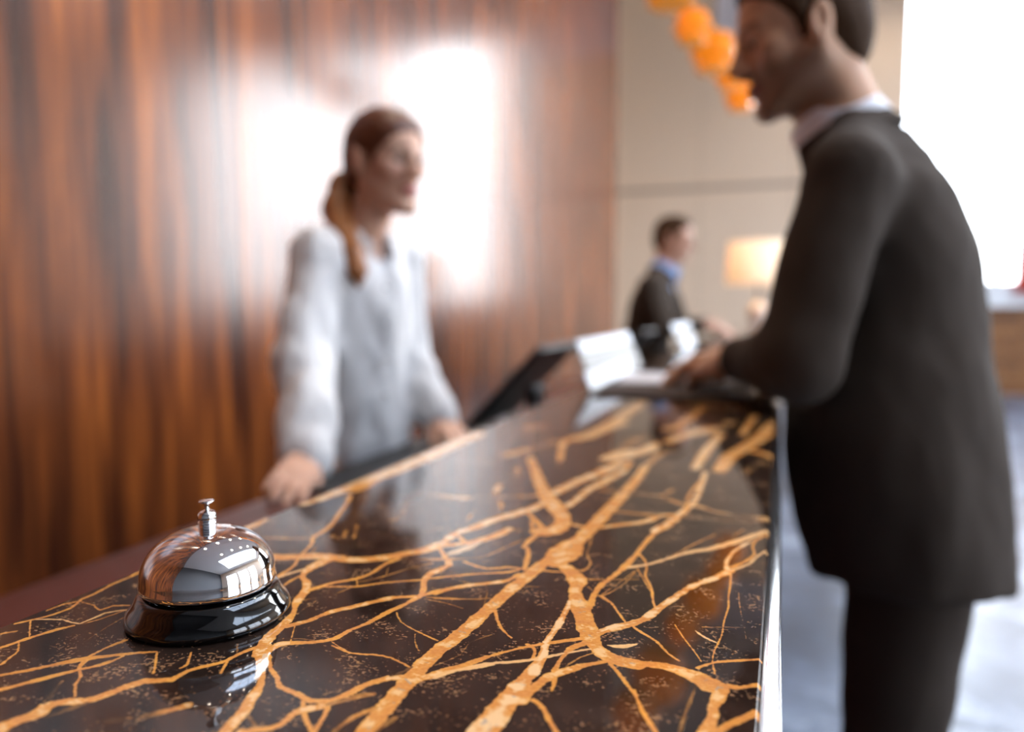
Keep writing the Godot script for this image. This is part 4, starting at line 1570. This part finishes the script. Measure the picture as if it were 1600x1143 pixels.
func marble_veins() -> void:
	vein("o", [-126, 770, 9.1, -124, 720, 10.4, -125, 628, 12.0, -127, 562, 12.6, -130, 494, 11.2, -139, 448, 9.8, -145, 382, 9.0, -147, 346, 9.2, -150, 315, 8.9, -150, 293, 9.0, -148, 260, 8.6, -146, 233, 8.4])
	vein("o", [-131, 517, 5.8, -131, 481, 23.8, -132, 457, 15.6])
	vein("o", [-123, 452, 8.9, -111, 435, 12.3, -106, 414, 6.9, -101, 399, 11.0, -92, 378, 10.6, -84, 359, 10.4, -77, 346, 6.6, -68, 339, 10.5, -56, 337, 9.7])
	vein("o", [-57, 337, 6.0, -44, 340, 7.0, -32, 336, 7.9, -22, 329, 13.0, -17, 326, 7.8, -19, 311, 4.8, -19, 302, 4.7, -20, 292, 6.8, -20, 279, 7.2])
	vein("w", [-41, 340, 0.9, -33, 338, 3.9, -25, 332, 0.8])
	vein("w", [-111, 435, 0.4, -102, 399, 1.1, -93, 374, 1.1, -85, 359, 0.4])
	vein("o", [-14, 330, 5.4, -9, 331, 3.0, -2, 336, 3.1])
	vein("o", [-29, 343, 1.8, -22, 351, 2.1, -11, 357, 2.3, -2, 361, 2.4])
	vein("o", [-16, 292, 3.4, -12, 299, 4.0, -2, 312, 4.6])
	vein("c", [-105, 401, 3.6, -103, 368, 3.9, -103, 345, 3.6, -100, 328, 5.2, -101, 309, 8.0, -102, 291, 11.2, -103, 274, 11.8, -103, 259, 12.6])
	vein("o", [-142, 298, 3.5, -137, 305, 2.9, -130, 314, 2.1, -121, 326, 2.2, -112, 336, 2.4, -100, 346, 3.2, -84, 357, 4.0])
	vein("p", [-140, 295, 3.1, -133, 305, 1.8, -124, 314, 1.9, -114, 319, 2.3, -103, 326, 2.6, -92, 336, 2.3, -77, 348, 1.7])
	vein("o", [-97, 288, 6.0, -95, 302, 5.4, -91, 313, 5.3, -85, 321, 5.4, -77, 330, 3.7, -69, 336, 2.8])
	vein("o", [-83, 353, 5.6, -89, 344, 4.3, -91, 333, 2.4, -91, 319, 2.8, -88, 309, 2.2, -87, 301, 1.0])
	vein("d", [-76, 344, 1.1, -83, 335, 1.0, -87, 324, 0.9])
	vein("o", [-92, 291, 2.4, -86, 286, 2.5, -81, 278, 2.5, -76, 271, 2.7])
	vein("o", [-69, 335, 2.3, -62, 325, 1.9, -55, 314, 1.6, -51, 307, 1.5])
	vein("o", [-53, 313, 1.5, -47, 298, 1.9, -42, 289, 2.3, -37, 280, 2.4])
	vein("o", [-111, 340, 2.3, -106, 336, 1.9, -104, 327, 1.9])
	vein("o", [-91, 376, 3.3, -93, 397, 3.4, -95, 415, 3.6, -94, 432, 4.1, -90, 449, 3.9, -84, 495, 4.1])
	vein("o", [-89, 456, 4.1, -86, 466, 3.3, -84, 497, 3.5, -81, 539, 4.6, -74, 565, 6.0, -68, 597, 6.1, -64, 637, 7.3])
	vein("c", [-80, 563, 4.3, -81, 546, 6.1, -70, 597, 6.4, -63, 634, 5.8, -62, 683, 5.2, -64, 764, 5.3])
	vein("o", [-69, 644, 3.2, -68, 681, 3.3, -64, 727, 3.4])
	vein("c", [-76, 779, 9.4, -74, 855, 13.0, -70, 935, 12.0, -65, 998, 11.2])
	vein("o", [-51, 775, 14.4, -46, 848, 18.2, -34, 906, 19.9, -18, 983, 21.1, -2, 1090, 23.4, 15, 1189, 20.0])
	vein("o", [-18, 891, 16.9, -2, 868, 8.3, 6, 816, 7.0])
	vein("d", [-26, 777, 8.6, -15, 822, 8.9, -4, 840, 9.6])
	vein("o", [-39, 1007, 9.6, -35, 1078, 10.1, -29, 1188, 11.1])
	vein("d", [-73, 995, 10.4, -69, 1066, 14.7, -58, 1108, 22.3])
	vein("c", [-123, 921, 15.4, -113, 970, 19.5, -96, 1009, 26.2, -77, 1045, 29.0])
	vein("o", [-134, 1019, 23.2, -125, 1071, 15.7, -112, 1255, 13.4])
	vein("p", [-226, 920, 16.4, -222, 993, 19.3, -219, 1065, 20.4, -219, 1167, 20.4, -217, 1281, 21.8])
	vein("c", [-169, 797, 22.8, -156, 838, 33.0, -140, 860, 22.1, -136, 912, 10.5])
	vein("d", [-168, 821, 8.8, -167, 901, 12.5, -153, 946, 18.5])
	vein("d", [-125, 776, 5.9, -122, 830, 7.8, -109, 885, 10.0])
	vein("c", [-161, 720, 11.4, -157, 758, 12.2, -149, 786, 13.0])
	vein("o", [-151, 676, 6.3, -145, 723, 5.7, -142, 784, 5.4])
	vein("d", [-147, 659, 9.8, -119, 658, 9.4, -94, 652, 7.8, -72, 633, 6.3])
	vein("d", [-94, 652, 5.8, -88, 669, 5.5, -83, 692, 5.2])
	vein("d", [-59, 631, 6.8, -39, 617, 7.5, -20, 615, 8.0, -4, 611, 7.7])
	vein("d", [-66, 595, 7.0, -42, 595, 6.9, -22, 594, 6.6, -3, 607, 5.9])
	vein("o", [-121, 544, 4.9, -107, 557, 6.8, -92, 570, 6.7, -83, 591, 7.0, -71, 597, 7.4])
	vein("d", [-123, 591, 7.1, -99, 591, 7.1, -82, 591, 7.0])
	vein("p", [-86, 465, 4.8, -76, 472, 3.8, -64, 489, 3.0, -53, 506, 4.0, -37, 522, 5.7, -21, 545, 6.1, -2, 577, 4.6])
	vein("d", [-64, 487, 1.4, -54, 516, 1.6, -46, 536, 1.8, -38, 554, 1.9])
	vein("o", [-83, 493, 2.3, -77, 482, 1.8, -73, 465, 1.5, -72, 454, 1.6, -65, 434, 1.5, -61, 415, 1.4, -58, 405, 1.4])
	vein("o", [-79, 465, 0.9, -71, 445, 0.9, -65, 430, 0.8])
	vein("c", [-81, 364, 4.7, -74, 374, 6.1, -66, 382, 6.3, -60, 392, 5.8, -57, 404, 5.7, -52, 419, 5.0, -46, 437, 5.4, -39, 452, 5.3, -30, 465, 5.2, -23, 480, 7.6])
	vein("o", [-81, 363, 5.0, -76, 371, 5.6, -66, 381, 5.6, -58, 397, 2.1])
	vein("c", [-24, 480, 3.8, -26, 492, 3.2, -24, 513, 2.7, -20, 528, 2.6, -13, 545, 2.4, -6, 557, 2.6])
	vein("o", [-22, 487, 3.1, -14, 502, 2.5, -9, 519, 1.7, -11, 535, 1.6, -7, 557, 2.2, -2, 566, 3.2])
	vein("p", [-20, 484, 2.3, -12, 497, 2.0, -7, 515, 1.8, -1, 530, 1.9])
	vein("d", [-25, 531, 1.1, -25, 553, 1.3, -18, 577, 1.7])
	vein("o", [-22, 474, 1.4, -21, 453, 1.2, -21, 436, 1.1, -20, 421, 0.9, -21, 400, 0.9, -21, 382, 0.8, -23, 363, 0.8, -23, 352, 0.8, -21, 340, 0.9])
	vein("d", [-16, 447, 0.5, -14, 423, 0.4, -11, 399, 0.4, -9, 382, 0.4])
	vein("d", [-31, 389, 1.0, -19, 393, 1.0, -9, 396, 1.0])
	vein("o", [-45, 387, 0.8, -39, 373, 0.8, -33, 361, 0.7, -28, 350, 0.7])
	vein("o", [-67, 379, 1.7, -59, 371, 1.7, -51, 364, 1.5, -44, 353, 1.4, -38, 347, 1.5])
	vein("o", [-91, 413, 2.0, -83, 405, 1.7, -76, 392, 1.3, -70, 381, 1.3])
	vein("d", [-91, 413, 1.0, -87, 429, 1.0, -79, 461, 1.1])
	vein("d", [-28, 327, 1.6, -29, 311, 1.6, -30, 298, 1.7, -30, 285, 1.8])
	vein("o", [-252, 771, 8.7, -224, 704, 10.9, -202, 652, 12.6, -183, 612, 15.4, -166, 581, 15.6, -154, 556, 12.2, -151, 530, 16.4, -158, 521, 22.3])
	vein("c", [-184, 634, 11.8, -178, 672, 12.3, -168, 711, 12.9, -160, 750, 14.2, -151, 782, 17.1])
	vein("c", [-161, 591, 6.4, -159, 625, 6.9, -157, 662, 8.6, -149, 706, 9.8, -143, 743, 10.0])
	vein("c", [-182, 598, 9.9, -188, 573, 10.5, -197, 553, 10.9, -206, 534, 9.1, -211, 513, 9.2, -218, 496, 7.9, -218, 469, 6.1])
	vein("o", [-217, 468, 10.9, -224, 453, 10.7, -225, 451, 10.6, -234, 439, 10.5, -244, 428, 10.8, -255, 421, 11.0, -268, 418, 10.4, -280, 420, 11.0, -293, 415, 11.5, -304, 409, 10.5, -313, 407, 10.7])
	vein("o", [-217, 465, 7.3, -205, 474, 6.9, -194, 487, 8.2, -188, 503, 8.5, -185, 517, 7.3])
	vein("d", [-184, 515, 4.1, -173, 519, 3.9, -169, 526, 3.2])
	vein("d", [-230, 554, 2.4, -223, 528, 2.7, -218, 509, 3.1])
	vein("o", [-214, 490, 2.7, -207, 481, 3.3, -199, 474, 4.0])
	vein("o", [-186, 565, 3.5, -173, 545, 3.9, -163, 530, 4.5])
	vein("o", [-176, 544, 2.8, -170, 527, 2.9, -166, 518, 3.2])
	vein("o", [-159, 519, 5.7, -162, 499, 4.3, -161, 481, 3.6])
	vein("o", [-158, 481, 2.5, -153, 467, 3.3, -150, 454, 3.3, -146, 438, 2.3])
	vein("d", [-299, 593, 8.4, -259, 590, 9.0, -232, 602, 9.4, -195, 617, 9.4])
	vein("d", [-250, 722, 4.3, -241, 692, 5.9, -243, 661, 6.8, -236, 624, 5.3, -230, 605, 4.4, -217, 585, 4.0, -209, 563, 3.3])
	vein("d", [-285, 777, 19.3, -271, 816, 18.7, -257, 872, 18.7])
	vein("o", [-219, 773, 7.4, -243, 872, 9.2, -238, 903, 22.5, -228, 928, 27.1])
	vein("p", [-229, 922, 20.3, -218, 1000, 24.1, -210, 1054, 27.7])
	vein("o", [-144, 544, 4.4, -132, 541, 4.8, -122, 544, 4.6, -110, 556, 4.5, -96, 565, 4.8])
	vein("d", [-122, 519, 1.6, -118, 495, 1.5, -116, 481, 1.4, -109, 463, 1.3, -111, 449, 3.0, -116, 449, 4.2])
	vein("d", [-324, 939, 25.9, -310, 986, 26.9])
	vein("d", [-320, 896, 9.2, -304, 860, 8.9])
	vein("d", [-374, 816, 9.1, -355, 782, 8.8])
	vein("d", [-315, 775, 10.4, -305, 762, 10.2])
	vein("o", [-214, 458, 3.1, -203, 443, 3.9, -195, 431, 4.9, -199, 417, 6.8, -199, 405, 4.4, -194, 392, 3.7, -190, 382, 4.3, -190, 376, 5.3])
	vein("w", [-204, 451, 4.4, -199, 463, 8.3, -194, 482, 4.0])
	vein("d", [-216, 436, 2.7, -193, 446, 2.7, -181, 452, 2.4, -175, 469, 1.9, -166, 500, 1.9])
	vein("o", [-271, 421, 9.3, -276, 408, 9.1, -276, 395, 6.4, -273, 383, 4.2, -265, 376, 4.7, -258, 365, 4.9, -254, 355, 6.3, -250, 344, 3.7, -244, 334, 2.9, -240, 321, 5.5, -238, 309, 7.0, -235, 297, 6.5, -230, 287, 6.4])
	vein("w", [-241, 326, 0.5, -239, 314, 2.2, -236, 303, 2.3, -231, 291, 0.4])
	vein("o", [-233, 296, 5.6, -228, 285, 4.1, -217, 273, 3.4, -210, 263, 3.6, -206, 251, 5.3, -202, 241, 5.8, -200, 230, 5.7, -196, 219, 5.7])
	vein("w", [-227, 288, 3.3, -220, 277, 4.9, -215, 268, 3.3])
	vein("o", [-274, 367, 1.7, -275, 375, 1.9, -274, 385, 2.0])
	vein("o", [-287, 378, 2.9, -289, 396, 2.5, -297, 415, 2.3, -305, 440, 2.3, -312, 451, 3.2, -316, 478, 3.5, -328, 509, 3.4, -340, 540, 3.7, -352, 565, 4.0])
	vein("d", [-293, 422, 1.7, -299, 439, 2.5, -301, 460, 3.5])
	vein("d", [-346, 439, 3.1, -320, 446, 3.2, -294, 457, 3.2])
	vein("d", [-291, 458, 2.2, -298, 473, 3.4])
	vein("d", [-284, 461, 2.0, -298, 488, 2.8])
	vein("d", [-280, 506, 4.7, -279, 522, 4.2, -293, 561, 4.8, -300, 583, 6.2])
	vein("o", [-256, 364, 4.4, -252, 372, 3.8, -248, 380, 3.3, -239, 390, 3.2, -235, 402, 2.9, -235, 420, 3.3, -231, 433, 2.8])
	vein("o", [-252, 372, 2.2, -234, 378, 2.2, -227, 383, 2.2, -218, 391, 2.3, -201, 401, 2.3, -191, 410, 2.3, -180, 416, 2.3])
	vein("o", [-238, 389, 0.6, -232, 380, 0.6])
	vein("d", [-252, 348, 1.2, -244, 357, 1.2, -238, 363, 1.1, -234, 378, 1.1])
	vein("d", [-235, 385, 1.3, -226, 397, 1.3, -217, 416, 1.3, -207, 431, 1.4])
	vein("d", [-224, 400, 0.5, -232, 419, 0.5])
	vein("d", [-231, 433, 3.1, -213, 436, 3.2, -191, 445, 3.2])
	vein("p", [-286, 377, 3.5, -279, 394, 2.3, -269, 415, 1.0])
	vein("o", [-237, 318, 5.1, -230, 328, 4.5, -226, 341, 4.4, -218, 352, 4.8, -210, 362, 4.9, -203, 371, 4.7, -190, 378, 3.7])
	vein("o", [-227, 290, 3.7, -227, 300, 4.6, -213, 307, 3.8, -205, 314, 3.5, -203, 325, 3.4, -199, 335, 3.2, -196, 351, 3.5, -192, 364, 3.6, -189, 378, 3.8, -182, 390, 4.2, -173, 399, 4.4])
	vein("o", [-183, 385, 4.1, -173, 400, 4.6, -161, 409, 4.8, -150, 418, 4.2, -147, 430, 3.4])
	vein("d", [-231, 304, 1.3, -222, 308, 1.2, -212, 309, 1.1])
	vein("o", [-224, 304, 0.5, -233, 320, 0.6])
	vein("o", [-191, 353, 0.6, -183, 343, 0.7, -171, 336, 0.9, -155, 329, 0.9])
	vein("d", [-169, 332, 0.6, -165, 324, 0.5, -159, 316, 0.6])
	vein("o", [-205, 311, 0.7, -198, 307, 0.7, -189, 303, 0.7])
	vein("d", [-185, 378, 1.6, -166, 382, 1.6, -154, 385, 1.6])
	vein("d", [-185, 375, 0.9, -172, 374, 0.8, -159, 370, 0.8])
	vein("d", [-241, 333, 0.5, -242, 343, 0.5, -242, 357, 0.5])
	vein("c", [-373, 445, 9.8, -375, 457, 12.3, -375, 465, 12.2, -375, 476, 7.6])
	vein("c", [-375, 528, 11.3, -373, 564, 21.6, -373, 613, 31.0, -367, 684, 30.8, -369, 796, 29.3, -371, 899, 27.5])
	vein("o", [-371, 592, 40.7, -362, 617, 16.8])
	vein("o", [-193, 230, 4.4, -186, 235, 3.5, -182, 239, 3.3, -182, 247, 3.5, -180, 253, 4.8, -175, 256, 4.8, -174, 261, 4.0, -170, 268, 3.9, -166, 279, 4.0, -159, 288, 4.5, -150, 291, 4.5])
	vein("d", [-160, 288, 2.7, -157, 293, 2.7, -154, 300, 2.7])
	vein("o", [-202, 307, 1.4, -189, 303, 1.5, -178, 305, 1.7, -168, 305, 1.4, -154, 299, 1.3])
	vein("o", [-225, 288, 2.4, -215, 277, 2.3, -207, 271, 2.3, -201, 265, 2.7, -190, 262, 3.5, -181, 259, 3.5, -175, 262, 2.8])
	vein("o", [-184, 258, 2.1, -179, 251, 2.1, -172, 244, 2.1, -166, 239, 2.0])
	vein("o", [-172, 258, 2.3, -169, 251, 2.4, -166, 239, 2.4])
	vein("d", [-199, 241, 1.8, -191, 236, 1.8])
	vein("d", [-173, 259, 3.4, -165, 268, 3.5, -159, 273, 3.6])
	vein("d", [-159, 242, 2.4, -157, 255, 2.8, -151, 264, 3.2])
	vein("d", [-144, 247, 2.5, -141, 259, 2.6])
	vein("o", [-146, 292, 5.4, -142, 296, 4.8, -139, 302, 4.5, -132, 310, 4.2, -125, 321, 3.7])
	vein("p", [-139, 302, 2.3, -129, 307, 2.3, -120, 315, 2.3])
	vein("d", [-145, 305, 0.8, -138, 319, 0.7, -139, 332, 0.8, -132, 344, 1.0])
	vein("d", [-127, 416, 1.6, -117, 421, 1.6])
	vein("d", [-136, 413, 1.6, -130, 414, 1.6, -127, 417, 1.4])
	vein("o", [-137, 442, 2.3, -128, 442, 2.4, -118, 444, 2.4])
	vein("o", [-141, 373, 2.2, -136, 363, 1.8, -129, 352, 1.6, -121, 344, 1.2])
	vein("d", [-180, 378, 1.7, -167, 381, 1.7, -148, 389, 1.7])
	vein("d", [-184, 411, 1.5, -173, 407, 1.6, -164, 406, 1.7])
	vein("o", [-194, 407, 2.6, -176, 420, 2.6, -154, 432, 2.6, -149, 441, 2.2])
	vein("o", [-188, 440, 2.2, -170, 433, 2.6, -158, 440, 2.8, -150, 440, 2.7])
	vein("d", [-161, 409, 0.8, -154, 394, 0.8, -149, 375, 0.8])
	vein("o", [-158, 480, 3.0, -151, 460, 2.8, -147, 440, 2.7])
	vein("d", [-103, 436, 1.7, -75, 446, 1.7])
	vein("d", [-101, 424, 1.5, -94, 415, 1.6, -84, 405, 1.6])
	vein("d", [-90, 413, 1.6, -83, 430, 1.4, -79, 456, 1.4])
	vein("p", [-73, 352, 0.9, -66, 353, 3.9, -60, 358, 0.8])
	vein("p", [-34, 383, 0.5, -29, 377, 1.8, -22, 372, 0.6])
	vein("o", [-285, 200, 7.9, -284, 208, 7.6, -281, 213, 7.4, -283, 219, 7.1, -279, 225, 5.8, -272, 227, 5.2, -268, 234, 5.2, -265, 242, 5.6, -261, 249, 5.2, -251, 254, 3.7, -250, 263, 2.9, -243, 272, 2.5, -240, 277, 2.4, -239, 285, 3.0, -236, 293, 3.3])
	vein("d", [-276, 213, 3.0, -272, 221, 3.1, -270, 227, 3.2])
	vein("p", [-273, 228, 1.6, -265, 240, 3.3, -263, 245, 1.6])
	vein("o", [-327, 232, 2.7, -320, 239, 3.0, -315, 245, 3.5, -310, 251, 4.1, -304, 257, 4.3, -297, 262, 3.4, -288, 268, 2.6, -279, 273, 2.3])
	vein("o", [-315, 222, 3.2, -309, 231, 3.3, -304, 239, 3.3, -299, 246, 3.1, -292, 255, 2.6, -290, 264, 1.8])
	vein("o", [-304, 257, 2.8, -300, 249, 2.1, -292, 243, 1.9, -288, 237, 1.5, -279, 229, 1.0])
	vein("o", [-305, 259, 2.0, -305, 269, 2.2, -303, 278, 2.4])
	vein("d", [-296, 237, 1.6, -291, 229, 1.9, -287, 222, 2.0, -282, 216, 1.8])
	vein("o", [-278, 273, 1.0, -269, 263, 1.0, -263, 256, 1.1])
	vein("o", [-262, 278, 1.1, -255, 268, 1.3, -255, 264, 1.9])
	vein("o", [-239, 276, 1.3, -234, 266, 1.3])
	vein("d", [-247, 293, 0.9, -240, 284, 0.9])
	vein("d", [-249, 219, 4.1, -240, 225, 4.3, -232, 234, 4.4, -228, 239, 4.5])
	vein("o", [-354, 252, 2.6, -352, 259, 2.9, -350, 267, 3.2, -347, 275, 2.9, -343, 282, 2.5])
	vein("o", [-352, 259, 0.9, -343, 252, 1.0, -340, 246, 1.4, -337, 239, 1.5])
	vein("d", [-369, 263, 2.0, -365, 267, 2.0])
	vein("o", [-374, 274, 2.1, -370, 281, 2.1, -366, 289, 2.0, -365, 300, 1.8, -370, 310, 1.9, -370, 319, 2.0, -373, 334, 2.1, -373, 347, 2.2, -376, 364, 2.2])
	vein("o", [-374, 292, 1.5, -373, 302, 1.6, -368, 308, 1.7])
	vein("o", [-371, 280, 0.7, -361, 272, 0.7, -350, 263, 0.7])
	vein("p", [-370, 281, 1.3, -355, 286, 1.1, -342, 285, 1.5, -341, 300, 1.5, -332, 308, 1.6])
	vein("o", [-366, 307, 1.0, -356, 306, 0.8, -347, 302, 1.4, -345, 309, 1.6, -334, 313, 1.4])
	vein("d", [-321, 270, 0.6, -325, 287, 0.7, -327, 302, 0.7])
	vein("d", [-342, 283, 1.2, -337, 292, 1.2, -334, 305, 1.2])
	vein("d", [-292, 259, 1.2, -294, 254, 1.1, -297, 248, 1.1])
